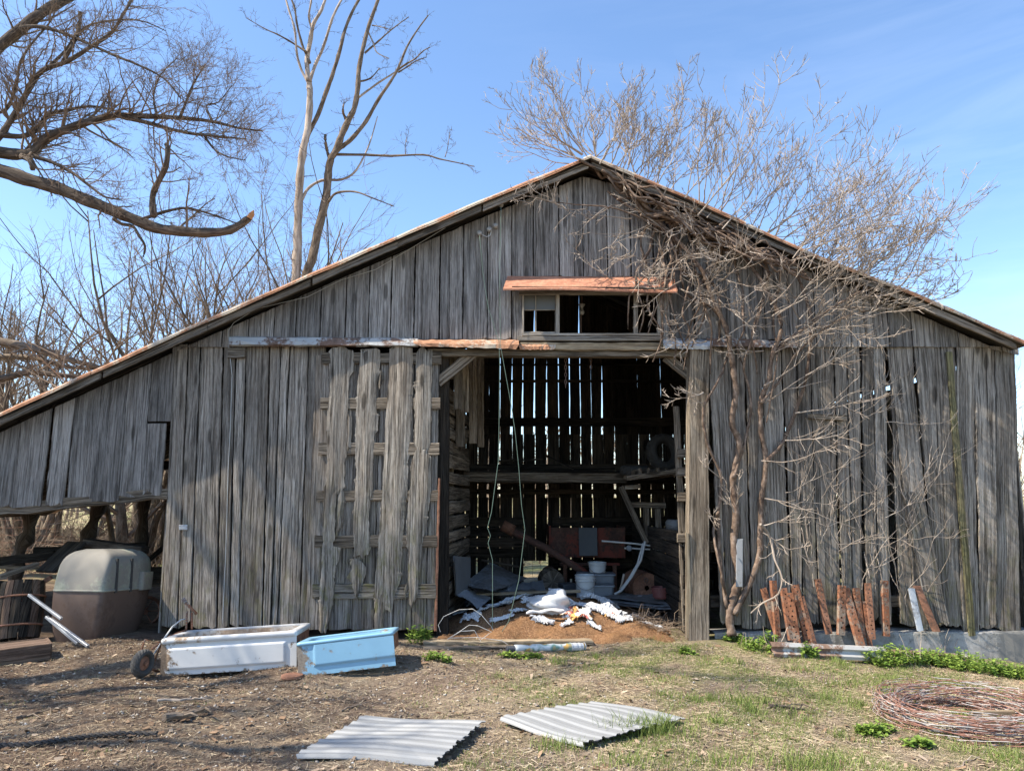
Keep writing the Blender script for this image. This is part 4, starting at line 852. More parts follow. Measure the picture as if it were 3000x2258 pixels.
for _ in range(22): vb(rng.uniform(2230, 2600), rng.uniform(640, 960), rng.uniform(.5, 1.2), rng.uniform(-1, -.1), rng.uniform(.8, 1.3), .009, 9.05, rng.uniform(-.6, -.1), 2, VW)
# fine runners over the right-hand boards
VF = dict(n=(14, 8, 5), wob=.16, up=.06, taper=.4, kids=(6, 3), ang=(20, 60), len=(.25, .5), rf=.7, rmin=.0036, t0=.1, flat=.2)
for _ in range(22): vb(rng.uniform(2330, 2720), rng.uniform(1450, 1790), rng.uniform(-.3, .3), -1, rng.uniform(.8, 1.9), .006, 9.30, 0, 1, VF)
for _ in range(18): vb(rng.uniform(2300, 2700), rng.uniform(1150, 1700), rng.uniform(.2, 1), rng.uniform(-.6, .1), rng.uniform(.5, 1.1), .005, 9.26, -.15, 1, VF)
P, ra = limb([(2228,1535),(2250,1560),(2262,1600),(2270,1640),(2290,1690),(2280,1740),(2235,1765),(2200,1795)], 9.0, 4, 2, 0); out2 = [(P, ra[0], ra[-1], 0)]; tw += out2; sprout(tw, P, ra, 8, .25, 1, VW)
mb = MB(); tubes(mb, tw, (5, 4, 3, 3)); mb.build('twigs', M['vinetwig'], vine)
# ------------------------------------------------------------------ things in the yard
rng.seed(501)
def frame(p, ang, tilt=0, roll=0): return Matrix.Translation(Vector(p)) @ Matrix.Rotation(ang, 4, 'Z') @ Matrix.Rotation(tilt, 4, 'X') @ Matrix.Rotation(roll, 4, 'Y')
def rbox(mb, T, x0, x1, y0, y1, z0, z1, r=.02, n=4, taper=0, nz=10):
    """rounded-corner box: plan outline with radius r, lofted; taper narrows the bottom"""
    ring = []
    for cx, cy, a0 in ((x1-r, y0+r, -90), (x1-r, y1-r, 0), (x0+r, y1-r, 90), (x0+r, y0+r, 180)):
        for k in range(n+1): a = R(a0+90*k/n); ring.append((cx+r*math.cos(a), cy+r*math.sin(a)))
    mx, my = (x0+x1)/2, (y0+y1)/2; P = []; 
    for z, s in ((z0, 1-taper-.03), (z0+.012, 1-taper), (z1-.012, 1), (z1, .985)):
        for (x, y) in ring: P.append(T @ Vector((mx+(x-mx)*s, my+(y-my)*s, z)))
    m = len(ring); mb.grid(P, m, 4, closed_u=True); b = len(mb.v)
    mb.add([P[i] for i in range(m)], [tuple(range(m-1,-1,-1))]); mb.add([P[3*m+i] for i in range(m)], [tuple(range(m))])
def tub(name, label, T, L, Wd, H, mat, inmat, embl):
    o = thing(name, label, 'bathtub', T.translation, 'old bathtubs in front of the barn'); mb = MB()
    n, m = 26, 14                                                    # basin: lofted from the rim down
    def ringp(s, z, r, e=0.0):
        P = []; x0, x1, y0, y1 = .075+s+e, L-.075-s*.6, .075+s*.7, Wd-.05-s*.5
        for cx, cy, a0 in ((x1-r, y0+r, -90), (x1-r, y1-r, 0), (x0+r, y1-r, 90), (x0+r, y0+r, 180)):
            for k in range(6): a = R(a0+90*k/5); P.append(T @ Vector((cx+r*math.cos(a), cy+r*math.sin(a), z)))
        return P
    rows = [ringp(-.0, H, .10), ringp(.012, H-.012, .10), ringp(.03, H*.6, .12), ringp(.05, H*.3, .12, .06), ringp(.09, H*.18, .12, .10), ringp(.14, H*.15, .06, .12)]
    P = [p for r_ in rows for p in r_]; mb.grid(P, 24, len(rows), closed_u=True, flip=True); mb.add(rows[-1], [tuple(range(24))])
    mb.build('basin', M[inmat], o, smooth=True)
    mb = MB()                                                        # rim: flat rolled deck around the basin
    out = []; r = .035
    for cx, cy, a0 in ((L-r, r, -90), (L-r, Wd-r, 0), (r, Wd-r, 90), (r, r, 180)):
        for k in range(6): a = R(a0+90*k/5); out.append((cx+r*math.cos(a), cy+r*math.sin(a)))
    mx, my = L/2, Wd/2
    def sc(q, z): return [T @ Vector((mx+(x-mx)*(1+q/mx), my+(y-my)*(1+q/my), z)) for x, y in out]
    P = rows[1] + rows[0] + sc(-.02, H+.006) + sc(0, H+.002) + (sc(.008, H-.015) + sc(.004, H-.045) if embl == 'raised' else sc(.004, H-.010) + sc(.003, H-.024)) + sc(-.006, H-.05 if embl == 'raised' else H-.03)
    mb.grid(P, 24, 7, closed_u=True); mb.build('rim', M[mat], o, smooth=True)
    mb = MB(); nx, nz = 110, 34; P = []; bc = []                      # apron with a pressed panel
    def pan(x, z):
        ex = min(x-.06, L-.10-x); ez = min(z-.045, H-.085-z); e = min(ex, ez)
        if embl == 'raised': return -.018*max(0, min(1, e/.018))
        q = min(x-.15, z-.075); return -.016*max(0, min(1, q/.02))
    for j in range(nz+1):
        for i in range(nx+1):
            x, z = L*i/nx, (H-.03)*j/nz; P.append(T @ Vector((x, .012+pan(x, z), z))); bc.append((x, z, 0))
    mb.grid(P, nx+1, nz+1, bc); mb.build('apron', M['whitescuff' if embl == 'raised' else 'bluescuff'], o, smooth=True)
    mb = MB(); P = [T @ Vector(q) for q in ((L-.01,.012,0),(L-.01,Wd-.02,0),(L-.01,Wd-.02,H-.03),(L-.01,.012,H-.03))]; Q = [T @ Vector(q) for q in ((L-.03,.02,0),(L-.03,Wd-.02,0),(L-.03,Wd-.02,H-.03),(L-.03,.02,H-.03))]
    # end skirt with a drain hole
    cy, cz, rr = .25, H*.62, .03; vs = []; N = 16
    rect = [(Wd-.02, cz), (Wd-.02, H-.03), (cy, H-.03), (.012, H-.03), (.012, cz), (.012, H*.45), (cy, H*.45), (Wd-.02, H*.45)]
    for k, (y, z) in enumerate(rect): vs.append(T @ Vector((L-.012, y, z)))
    for k in range(8): a = R(45*k); vs.append(T @ Vector((L-.012, cy+rr*math.cos(a), cz+rr*math.sin(a))))
    fs = [(k, (k+1) % 8, 8+(k+1) % 8, 8+k) for k in range(8)]; mb.add(vs, fs); mb.add([v+Vector((0,0,0))-(T.to_3x3() @ Vector((.004,0,0))) for v in vs], [f[::-1] for f in fs])
    mb.build('end_skirt', M['rustdark'], o)
    return o
A = G(468,1978); B = W(868,1952,A.y+.06); ang = math.atan2(B.y-A.y, B.x-A.x); L = (B-A).length
tub('bathtub', 'white enamel bathtub with dirty basin beside the little hand truck', frame(A+Vector((0,0,-.01)), ang, R(-2.5), -math.atan2(B.z-A.z, L)), L, .62, .345, 'enamel', 'tubin', 'raised')
A = G(873,1981); B = W(1159,1946,A.y+.03); ang = math.atan2(B.y-A.y, B.x-A.x); L = (B-A).length
tub('bathtub', 'light blue enamel bathtub with scuffed end, nearest the doorway', frame(A+Vector((0,0,-.01)), ang, R(-4), -math.atan2(B.z-A.z, L)), L, .46, .31, 'blue', 'blue', 'pressed')
# corrugated panels ------------------------------------------------------
def panel(label, c, nrib, seed, lift=.035, warp=.010):
    """c = corners: start-left, start-right (short jagged end), end-right, end-left ; ribs run start->end"""
    rng.seed(seed); mb = MB(); a, b, d, e = [Vector(p)+Vector((0,0,lift)) for p in c]; n = 24; m = nrib*8; P = []; bc = []
    ja = [rng.gauss(0, .012) for _ in range(m+1)]; jb = [rng.gauss(0, .015) for _ in range(m+1)]
    for i in range(n+1):
        for k in range(m+1):
            t = i/n; s = k/m
            if i == 0: t += ja[k]*.6+(.012 if (k % 8) < 3 else 0)
            if i == n: t += jb[k]*.6+(.012 if (k % 8) < 3 else 0)
            p = a.lerp(b, s).lerp(e.lerp(d, s), t); q = (k % 8)
            h = .012 if q == 3 else (.010 if q == 4 else (.002 if q in (0,) else 0)); 
            if m-k < 1: h = -.02
            p.z += h + warp*math.sin(t*5+s*3+seed) + warp*.5*math.sin(s*7+seed); P.append(p); bc.append((p.x*2, p.y*2, 0))
    mb.grid(P, m+1, n+1, bc, flip=True); Q = [p-Vector((0,0,.006)) for p in P]; mb.grid(Q, m+1, n+1, bc)
    o = mb.build('roofing_panel', M['sheet']); return tag(o, label, 'metal panel', 'white ribbed panels lying in the yard')
pa_ = panel('white ribbed metal panel half in shade, nearer the bathtubs', [G(1063,2114), G(866,2230), G(1275,2250), G(1415,2135)], 8, 3, .05)
pb_ = panel('white ribbed metal panel lying skewed with grass over one corner', [G(1747,2070), G(1463,2124), G(1706,2200), G(2003,2120)], 8, 5, .055)
# perforated rusty bars ------------------------------------------------------
def bar(i, top, bot, w, label, mat='rust', prof='channel', Yt=9.28):
    T_ = W(top[0], top[1], Yt); g = W(bot[0], bot[1], Yt); h = zg0(g.x, g.y)
    B_ = G(*bot) if g.z < h else W(bot[0], bot[1], Yt-.06)
    ax = (T_-B_); L = ax.length; ax.normalize(); wd = w*.52*T_.y/F_PX; sd_ = ax.cross(Vector((0,1,0))).normalized()*(1); sd_.y = rng.uniform(-.25,.25); sd_ = (sd_-ax*sd_.dot(ax)).normalized(); nn = sd_.cross(ax).normalized()
    if nn.y > 0: nn = -nn
    mb = MB(); cell = max(.045, wd*.75); n = max(4, int(L/cell)); cell = L/n; rr = min(wd, cell)*.19
    for k in range(n):
        c = B_+ax*(cell*(k+.5)); v = []
        for (x, y) in ((.5,0),(.5,.5),(0,.5),(-.5,.5),(-.5,0),(-.5,-.5),(0,-.5),(.5,-.5)): v.append(c+sd_*(x*wd)+ax*(y*cell))
        off = sd_*(wd*.12*(1 if k % 2 else -1))
        for q in range(8): a = R(45*q); v.append(c+off+sd_*(math.cos(a)*rr)+ax*(math.sin(a)*rr))
        hole = (k % 1 == 0)
        fs = [(q, (q+1) % 8, 8+(q+1) % 8, 8+q) for q in range(8)]
        mb.add(v, fs, [(p.x, p.z, p.y) for p in v], .5); u = [p-nn*.006 for p in v]; mb.add(u, [f[::-1] for f in fs], [(p.x, p.z, p.y) for p in u], .5)
    for s in (-1, 1):
        e = sd_*(s*wd*.5); q = [B_+e, T_+e, T_+e-nn*.035+sd_*(s*.012), B_+e-nn*.035+sd_*(s*.012)]; q2 = [p+sd_*(s*.004) for p in q]
        mb.add(q+q2, [(0,1,2,3),(7,6,5,4),(0,4,5,1),(1,5,6,2),(2,6,7,3),(3,7,4,0)], [(p.x, p.z, p.y) for p in q+q2], .5)
    o = mb.build('perforated_bar', M[mat]); tag(o, label, 'metal bar', 'rusty perforated bars leaning on the barn'); return o
def c3(x, y): return (2000+x/2.061, 1450+y/2.061)
BR = [((490,560),(585,862),24,'thin orange perforated bar at the left end, leaning right','rust'), ((552,515),(578,850),26,'upright perforated bar, tallest of the left bunch','rust'), ((612,560),(665,875),28,'orange perforated bar in the middle of the left bunch','rust'),
      ((645,590),(692,905),34,'wide rusty bar behind the leaning pair of the left bunch','rust'), ((678,540),(778,948),32,'long rusty bar leaning out front of the left bunch','rust'), ((722,610),(812,945),16,'narrow dark bar edge-on at the right of the left bunch','rustdark'),
      ((820,505),(890,838),24,'dark spotted perforated bar standing alone between the two bunches','rustdark'), ((968,545),(962,845),32,'mottled orange bar with flaked paint, left in the right bunch','rust'), ((985,560),(1104,980),38,'broadest rusty bar, leaning out front of the right bunch','rust'),
      ((1052,560),(1092,860),26,'short orange bar behind the broadest bar','rust'), ((1098,640),(1145,968),14,'thin bar edge-on beside the broadest bar','rust'), ((1120,530),(1150,870),24,'dark perforated bar at the right of the right bunch','rustdark'), ((1225,515),(1236,852),28,'orange perforated bar standing upright apart at the far right','rust')]
for i, (a, b, w, lb, mt) in enumerate(BR): bar(i, c3(*a), c3(*b), w, lb, mt, Yt=9.30-.012*(i % 4))
# beams lying at the foundation
def wbeam(label, a, b, mat, hh=.16, prof=((0,0),(.03,.0),(.05,.04),(.02,.07),(.02,.09),(.05,.12),(.03,.16),(0,.16)), lean=.0):
    mb = MB(); a, b = Vector(a), Vector(b); ax = (b-a).normalized(); f = ax.cross(Vector((0,0,1))).normalized(); n = 16; P = []; bc = []
    if f.y > 0: f = -f
    for i in range(n+1):
        p = a.lerp(b, i/n)
        for (d, h) in prof: q = p+f*(d-lean*h)+Vector((0,0,h*hh/.16)); q.z += rng.gauss(0,.001); P.append(q); bc.append((q.x, q.z, q.y))
    m = len(prof); mb.grid(P, m, n+1, bc); mb.grid([p-f*.006 for p in P], m, n+1, bc, flip=True); o = mb.build('steel_beam', M[mat]); return tag(o, label, 'metal beam', 'chipped white beams along the foundation')
rng.seed(33)
wbeam('front chipped white steel beam lying under the rusty bars', G(2262,1925)+Vector((0,0,.01)), G(2600,1938)+Vector((0,0,.01)), 'gutter', .15, lean=.3)
wbeam('long white beam running right from under the bars', G(2560,1925), G(2850,1945), 'gutter', .10, lean=.4)
wbeam('rear chipped beam against the foundation wall, half hidden by the bars', G(2385,1893), G(2740,1912), 'gutter', .13, lean=.2)
# narrow metal strips
for (a, b, w, mt, lb, Y) in (((2167,1578),(2166,1720),20,'sheet','white metal strip standing behind the vine trunk',9.30), ((2672,1722),(2700,1850),20,'galv','pale grey metal strip leaning below the loose board',9.22), ((2685,1715),(2745,1850),24,'rustdark','dark brown metal strip leaning beside the pale grey one',9.26)):
    mb = MB(); mb.plank(W(b[0]-w/2,b[1],Y-.05), W(b[0]+w/2,b[1],Y-.05), W(a[0]+w/2,a[1],Y+.02), W(a[0]-w/2,a[1],Y+.02), (0,-1,0), .004, jag=.001, bow=.008); tag(mb.build('metal_strip', M[mt]), lb, 'metal strip')
# wire coil ------------------------------------------------------
rng.seed(71); cc = G(2835,2128); RXc = W(2580,2128,cc.y).x; rad = cc.x-RXc
mb = MB(); tipw = MB()
for k in range(64):
    r0 = rad*rng.uniform(.68, 1.0); h = .02+.24*rng.random()*(1-abs(r0/rad-.86)*2.4); n = 44; a0 = rng.uniform(0, 6.28); span = rng.uniform(4, 6.6); P = []; e1, e2 = rng.uniform(.9, 1.03), rng.uniform(0, 6.28)
    for i in range(n+1):
        a = a0+span*i/n; r_ = r0*(1+.04*math.sin(a*2+e2)+.012*math.sin(a*9+k)); P.append(Vector((cc.x+r_*math.cos(a), cc.y+r_*math.sin(a)*e1*.92, zg0(cc.x, cc.y)+h+.03*math.sin(a*2+e2)+rng.gauss(0,.004))))
    mb.tube(P, .0033, 4)
    for i in range(2, n, 3):
        p = P[i]; d = Vector((rng.gauss(0,1), rng.gauss(0,1), rng.gauss(0,1))).normalized()*.016; mb.tube([p-d, p+d], .0028, 3)
co = mb.build('barbed_wire_coil', M['wire']); tag(co, 'big loose coil of rusty barbed wire lying in the grass', 'wire coil')
o = thing('wooden_crate', 'pale broken wooden crate lying inside the coil of barbed wire', 'crate', G(2920,2120))
for (u, v, L_, W_, h, a) in ((2900,2150,.50,.02,.11,.05),(2925,2118,.46,.02,.10,.08),(2905,2135,.02,.26,.10,.1),(2975,2160,.48,.10,.02,.3)):
    mb = MB(); p = G(u, v); mb.plank(*[frame(p, a) @ Vector(q) for q in ((-L_/2,0,0),(-L_/2,0,h),(L_/2,0,h),(L_/2,0,0))], (0,-1,0), max(.02,min(W_,.3) if L_>.1 else .26), jag=.002); mb.build('side_board', M['pale'], o)
# hand truck ------------------------------------------------------
rng.seed(88); hp = G(412,1986); o = thing('hand_truck', 'small rusty hand truck with one tyre, leaning on the white bathtub', 'hand truck', hp)
def ring(mb, T, R0, r, n=28, m=10, tread=0):
    P = []
    for i in range(n):
        a = 2*math.pi*i/n
        for k in range(m):
            b = 2*math.pi*k/m; q = R0+r*math.cos(b)*.8+(tread*(.5 if (i+k) % 2 else -.5) if math.cos(b) > .3 else 0); P.append(T @ Vector((q*math.cos(a), q*math.sin(a), r*math.sin(b)*1.15)))
    P2 = []
    for i in range(n+1): P2 += P[(i % n)*m:(i % n)*m+m]
    mb.grid(P2, m, n+1, closed_u=True)
wr = 38*7.5/F_PX; wc = hp+Vector((.0, .02, wr)); TT = Matrix.Translation(wc) @ Matrix.Rotation(R(62), 4, 'Z') @ Matrix.Rotation(R(90), 4, 'X') @ Matrix.Rotation(R(12), 4, 'Y')
mb = MB(); ring(mb, TT, wr*.72, wr*.30, 40, 12, .006); w_ = mb.build('wheel', M['rubber'], o); mb = MB(); mb.lathe([(wr*.48,-.02),(wr*.5,0),(wr*.48,.02),(wr*.2,.03),(wr*.18,.05)], M=TT, n=20); mb.build('rim', M['rustdark'], w_)
def hw(u, v, Y): return W(u, v, Y)
for pts, r_, mt in (([hw(405,1930,7.45), hw(425,1873,7.5), hw(474,1882,7.5), hw(447,1950,7.5)], .011, 'rust'), ([hw(412,1952,7.5), hw(440,1958,7.55), hw(470,1968,7.6)], .012, 'rustdark'), ([hw(446,1900,7.5), hw(500,1862,7.8), hw(545,1845,8.0)], .010, 'rustdark'),
                    ([hw(545,1845,8.0), hw(548,1790,8.1)], .010, 'rust'), ([hw(562,1842,8.0), hw(562,1795,8.1)], .010, 'rust'), ([hw(541,1762,8.1), hw(576,1798,8.1)], .016, 'rust'), ([hw(536,1752,8.1), hw(544,1765,8.1)], .020, 'rail'),
                    ([hw(445,1925,7.5), hw(470,1885,7.55), hw(505,1835,7.9), hw(530,1815,8.0), hw(542,1813,8.05)], .008, 'cable'), ([hw(500,1862,7.8), hw(560,1848,8.1)], .008, 'rustdark')):
    mb = MB(); mb.tube(pts, r_, 8); mb.build('frame_tube' if mt != 'cable' else 'hose', M[mt], o, smooth=True)
# two-tone shell with tow bar ------------------------------------------------------
rng.seed(99); bp = Vector((W(212,1740,8.80).x, 8.80, .04)); o = thing('trailer_shell', 'rounded two-tone shell, grimy white above and brown below, tipped under the lean-to', 'trailer shell', bp)
Ts = Matrix.Translation(bp) @ Matrix.Rotation(R(-7), 4, 'Z') @ Matrix.Rotation(R(-4), 4, 'X')
HW, HT, SM, DP = .335, 1.08, .60, .95
def shell(z0, z1, n, topround, tag_):
    mb = MB(); P = []
    for j in range(n+1):
        z = z0+(z1-z0)*j/n; s = 1.0
        if topround: 
            q = max(0, (z-(HT-.30))/.30); s = (max(0.0, 1-q**3.6*.97))**.5
        else: q = (SM-z)/SM; s = 1-.20*q**2.2
        for k in range(40):
            a = 2*math.pi*k/40; cx, cy = math.cos(a), math.sin(a); e = .16; x = math.copysign(abs(cx)**e, cx)*HW*(s*.75+.25 if topround else s); y = math.copysign(abs(cy)**e, cy)*DP/2*(s if not topround else (.35*s+.65))+DP/2+(.0 if topround else .0)
            if topround: y += .13*((z-SM)/(HT-SM))**1.5*(1-y/DP)
            P.append(Ts @ Vector((x+.02*math.sin(z*3), y, z)))
    mb.grid(P, 40, n+1, closed_u=True); 
    m0 = len(P)-40; mb.add(P[m0:], [tuple(range(40))]); mb.add(P[:40], [tuple(range(39,-1,-1))])
    return mb
shell(SM, HT, 16, True, 0).build('upper_shell', M['tankwhite'], o, smooth=True); shell(.02, SM, 12, False, 0).build('lower_shell', M['tankbrown'], o, smooth=True)
mb = MB(); P = []
for (q, z) in ((.004, SM-.012), (.014, SM-.006), (.014, SM+.008), (.002, SM+.014)):
    for k in range(40):
        a = 2*math.pi*k/40; cx, cy = math.cos(a), math.sin(a); P.append(Ts @ Vector((math.copysign(abs(cx)**.22, cx)*(HW+q)+.02*math.sin(z*3), math.copysign(abs(cy)**.22, cy)*(DP/2+q)+DP/2, z)))
mb.grid(P, 40, 4, closed_u=True); mb.build('seam_lip', M['tankwhite'], o, smooth=True)
for y in (.22, .50): mb = MB(); mb.box((0,0,0), (.022,.035,.40), M=Ts @ Matrix.Translation(Vector((HW*.985+.018, y, SM+.17))) @ Matrix.Rotation(R(-4), 4, 'Y')); mb.build('side_strap', M['rubber'], o)
mb = MB(); rbox(mb, Ts, HW-.02, HW+.07, .66, .90, SM-.02, SM+.20, .04); mb.build('side_hump', M['tankwhite'], o, smooth=False)
for a, b, Ya, Yb in (((85,1742),(180,1812),8.75,8.6), ((136,1806),(228,1884),8.66,8.5), ((148,1812),(258,1892),8.64,8.45)):
    mb = MB(); mb.beam(W(a[0],a[1],Ya), W(b[0],b[1],Yb), .035, .028, jag=.0003, bev=.003); mb.build('tow_bar', M['silver'], o)
# stave barrel ------------------------------------------------------
rng.seed(13); pb = W(50,1872,8.9); pt = W(70,1705,9.05); o = thing('stave_barrel', 'old wooden stave barrel with hoops leaning at the left edge beside the shell', 'barrel', pb)
ax = (pt-pb); L = ax.length; q = ax.to_track_quat('Z', 'Y').to_matrix().to_4x4(); Tb = Matrix.Translation(pb) @ q
for k in range(14):
    a = R(180+k*360/14+4); mb = MB(); r0 = .215; P = []; n = 8
    for j in range(n+1):
        z = L*j/n; rr = r0*(1+.10*math.sin(math.pi*j/n)); 
        for da, dr in ((-.2,0),(0,.006),(.2,0),(.2,-.02),(-.2,-.02)): P.append(Tb @ Vector(((rr+dr)*math.cos(a+da), (rr+dr)*math.sin(a+da), z)))
    mb.grid(P, 5, n+1, [(p.x*3, p.z, p.y) for p in P], closed_u=True); mb.build('stave', M['inner'] if k % 3 else M['brown'], o)
for z in (.22, .72):
    mb = MB(); rr = .24; mb.tube([Tb @ Vector((rr*math.cos(R(a)), rr*math.sin(R(a)), L*z)) for a in range(0, 361, 15)], .012, 5); mb.build('hoop', M['rustdark'], o)
# long low box at the left edge
o = thing('feed_trough', 'long low brown wooden box lying at the lower left edge', 'wooden box', G(60,1940)); A = G(-220,1985); B = G(148,1932); h = .17; u_ = (B-A).normalized(); w_ = Vector((-u_.y, u_.x, 0))*.42
for nm, c in (('side_board', [A,B,B+Vector((0,0,h)),A+Vector((0,0,h))]), ('side_board', [A+w_,B+w_,B+w_+Vector((0,0,h)),A+w_+Vector((0,0,h))])):
    mb = MB(); mb.plank(c[0], c[3], c[2], c[1], (0,-1,0), .022, jag=.002, ebot=.001, etop=.001); mb.build(nm, M['brown'], o)
mb = MB(); mb.plank(B, B+w_, B+w_+Vector((0,0,h)), B+Vector((0,0,h)), (1,0,0), .022, jag=.001, ns=3); mb.build('end_board', M['brown'], o)
mb = MB(); z_ = Vector((0,0,h*.86)); mb.plank(A+z_, A+w_+z_, B+w_+z_, B+z_, (0,0,1), .015, jag=.001); mb.build('lid', M['brown'], o)
# lumber heap under the lean-to: each board its own thing
rng.seed(14)
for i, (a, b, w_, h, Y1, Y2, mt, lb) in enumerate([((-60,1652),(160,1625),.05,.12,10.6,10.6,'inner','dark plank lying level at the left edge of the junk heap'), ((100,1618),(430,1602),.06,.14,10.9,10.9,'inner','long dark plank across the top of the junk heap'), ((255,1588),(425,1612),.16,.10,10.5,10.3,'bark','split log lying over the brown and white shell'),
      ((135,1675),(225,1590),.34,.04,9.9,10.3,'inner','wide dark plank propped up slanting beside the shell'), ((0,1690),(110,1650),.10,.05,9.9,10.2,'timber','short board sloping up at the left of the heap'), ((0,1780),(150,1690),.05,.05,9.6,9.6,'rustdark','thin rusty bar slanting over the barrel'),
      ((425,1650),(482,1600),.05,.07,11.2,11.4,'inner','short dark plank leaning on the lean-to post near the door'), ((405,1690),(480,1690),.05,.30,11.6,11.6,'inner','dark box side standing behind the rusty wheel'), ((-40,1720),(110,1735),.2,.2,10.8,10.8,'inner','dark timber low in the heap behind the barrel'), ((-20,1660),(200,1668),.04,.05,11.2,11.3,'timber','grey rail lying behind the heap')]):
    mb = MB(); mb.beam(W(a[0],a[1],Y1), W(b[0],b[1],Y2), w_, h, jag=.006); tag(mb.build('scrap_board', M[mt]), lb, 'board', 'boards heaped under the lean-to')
o = thing('iron_wheel', 'rusty iron wheel leaning in the shade behind the shell', 'wheel', W(425,1830,10.6)); Tw = Matrix.Translation(W(425,1790,10.4)) @ Matrix.Rotation(R(25), 4, 'Z') @ Matrix.Rotation(R(90), 4, 'X')
mb = MB(); ring(mb, Tw, .19, .028, 30, 8); mb.build('tyre', M['rustdark'], o)
for k in range(6): mb = MB(); a = R(60*k); mb.tube([Tw @ Vector((.03*math.cos(a),.03*math.sin(a),0)), Tw @ Vector((.18*math.cos(a),.18*math.sin(a),0))], .007, 5); mb.build('spoke', M['rustdark'], o)
mb = MB(); mb.lathe([(.04,-.03),(.04,.03)], M=Tw, n=12); mb.build('hub', M['rustdark'], o)
# woven wire fence behind
def fence(x0, x1, y0, y1, label, h=1.15, n=10, step=.16):
    o = thing('wire_fence', label, 'fence', (x0, y0, 0)); a, b = Vector((x0, y0, 0)), Vector((x1, y1, 0)); L = (b-a).length; mb = MB(); m = int(L/.4)
    for k in range(n):
        z = .06+(h-.06)*k/(n-1); mb.tube([(lambda p: Vector((p.x, p.y, zg0(p.x, p.y)+z+.02*math.sin(i*.9+k*.1))))(a.lerp(b, i/m)) for i in range(m+1)], .0028, 3)
    i = 0
    while i*step < L: p = a.lerp(b, i*step/L); g = zg0(p.x, p.y); mb.tube([Vector((p.x, p.y, g+.05)), Vector((p.x+.02, p.y, g+h))], .0026, 3); i += 1
    mb.build('wire_mesh', M['rustdark'], o); k = 0
    while k*2.6 < L: p = a.lerp(b, min(1, k*2.6/L)); mb = MB(); mb.tube([Vector((p.x, p.y, -.2)), Vector((p.x+rng.gauss(0,.03), p.y, h*.7)), Vector((p.x+rng.gauss(0,.05), p.y, h+.15))], [.05,.045,.04], 7, lump=.1); mb.build('post', M['logwood'], o); k += 1
rng.seed(15); fence(-13.5, -4.3, 14.4, 15.0, 'woven wire fence in front of the brush behind the lean-to', 1.35); fence(-1.5, 3.2, 15.4, 15.4, 'woven wire fence seen through the low opening at the back of the barn')

# ------------------------------------------------------------------ things inside the barn
def hp_(x, y): 
    dx, dy = x-.65, y-10.75; h = .25*math.exp(-(dx*dx/1.7+dy*dy/1.0)) + .10*math.exp(-((x-.2)**2/.8+(y-10.1)**2/.4)) + .05*max(0, math.sin(x*4+y*3))*math.sin(y*5+1) + .035*math.sin(x*9)*math.sin(y*8) + .10*math.exp(-((x-1.1)**2/.8+(y-9.75)**2/.12)) + .06*math.exp(-((x+.3)**2/.3+(y-9.85)**2/.2))
    return h*max(0, min(1, (y-9.02)/.28))*max(0, min(1, (2.15-x)/.5))*max(0, min(1, (x+1.05)/.45))
mb = MB(); nx, ny = 130, 130; P = []
for j in range(ny+1):
    for i in range(nx+1):
        x, y = -1.0+3.2*i/nx, 9.02+3.0*j/ny; h = hp_(x, y); e = min(i, nx-i, j, ny-j); P.append((x+rng.gauss(0,.004), y+rng.gauss(0,.004), zg0(x, y)+h+rng.gauss(0,.0055)*(1 if h > .01 else 0)+ (.012 if h > .012 else -.03)+.008*math.sin(x*9+y*5)))
mb.grid(P, nx+1, ny+1)
t = NT('spilled_grain'); v = t.coord('geo'); n = t.noise(v, 55, 4, .8); n2 = t.noise(v, 5, 5, .6); c = t.ramp(n, [(.36, (.11,.055,.028)), (.5, (.25,.135,.07)), (.64, (.42,.26,.145))]); c = t.mix(t.ramp(n2, [(.42, 0.0), (.65, .55)]), c, (.27,.15,.07)); t.done(c, .95, 0, n, .02, 1, spec=.1)
gp = mb.build('grain_pile', t.mat, smooth=True); tag(gp, 'orange brown grain spilled in a low mound across the doorway', 'grain', kind='stuff')
def surf(x, y): return zg0(x, y)+hp_(x, y)+.015
def at(u, v, dz=0):
    x, y, z = ray(u, v); s = 9.0
    for _ in range(60):
        if EYE+z*s/y*1 <= surf(x*s/y, s)+dz and s > 8: break
        s += .05
    return Vector((x*s/y, s, surf(x*s/y, s)+dz))
def rags(name, label, u, v, L, Wd, ang, mat, seed, fold=.04, dz=.02, cat='torn paper', group='torn paper feed bags on the grain', tears=.6, lab=True):
    rng.seed(seed); c = at(u, v); mb = MB(); n, m = 22, 14; ph = [rng.uniform(0, 6.28) for _ in range(6)]; P = []; bc = []; keep = {}
    for j in range(m+1):
        for i in range(n+1):
            s, t_ = i/n-.5, j/m-.5; e = max(abs(s), abs(t_))*2; w_ = 1-tears*.5*(e > .6)*abs(math.sin(i*1.9+ph[0]+j*1.3)) 
            x, y = s*L*w_, t_*Wd*w_; X = c.x+x*math.cos(ang)-y*math.sin(ang); Y = c.y+x*math.sin(ang)+y*math.cos(ang)
            z = surf(X, Y)+dz+.6*fold*(.5+.5*math.sin(s*11+ph[1]+t_*4))*(.5+.5*math.sin(t_*9+ph[2]+s*5))+fold*.5*abs(math.sin(s*23+ph[3]+t_*17))+rng.gauss(0, fold*.12); P.append((X, Y, z)); bc.append((s*L+ph[4], t_*Wd+ph[5], 0))
    fs = [(j*(n+1)+i, j*(n+1)+i+1, (j+1)*(n+1)+i+1, (j+1)*(n+1)+i) for j in range(m) for i in range(n) if not (rng.random() < tears*.8 and (i in (0, 1, n-1, n-2) or j in (0, 1, m-1)))]
    mb.add(P, fs, bc); mb.add([(p[0], p[1], p[2]-.003) for p in P], [f[::-1] for f in fs], bc); o = mb.build(name, M[mat]); return tag(o, label, cat, group)
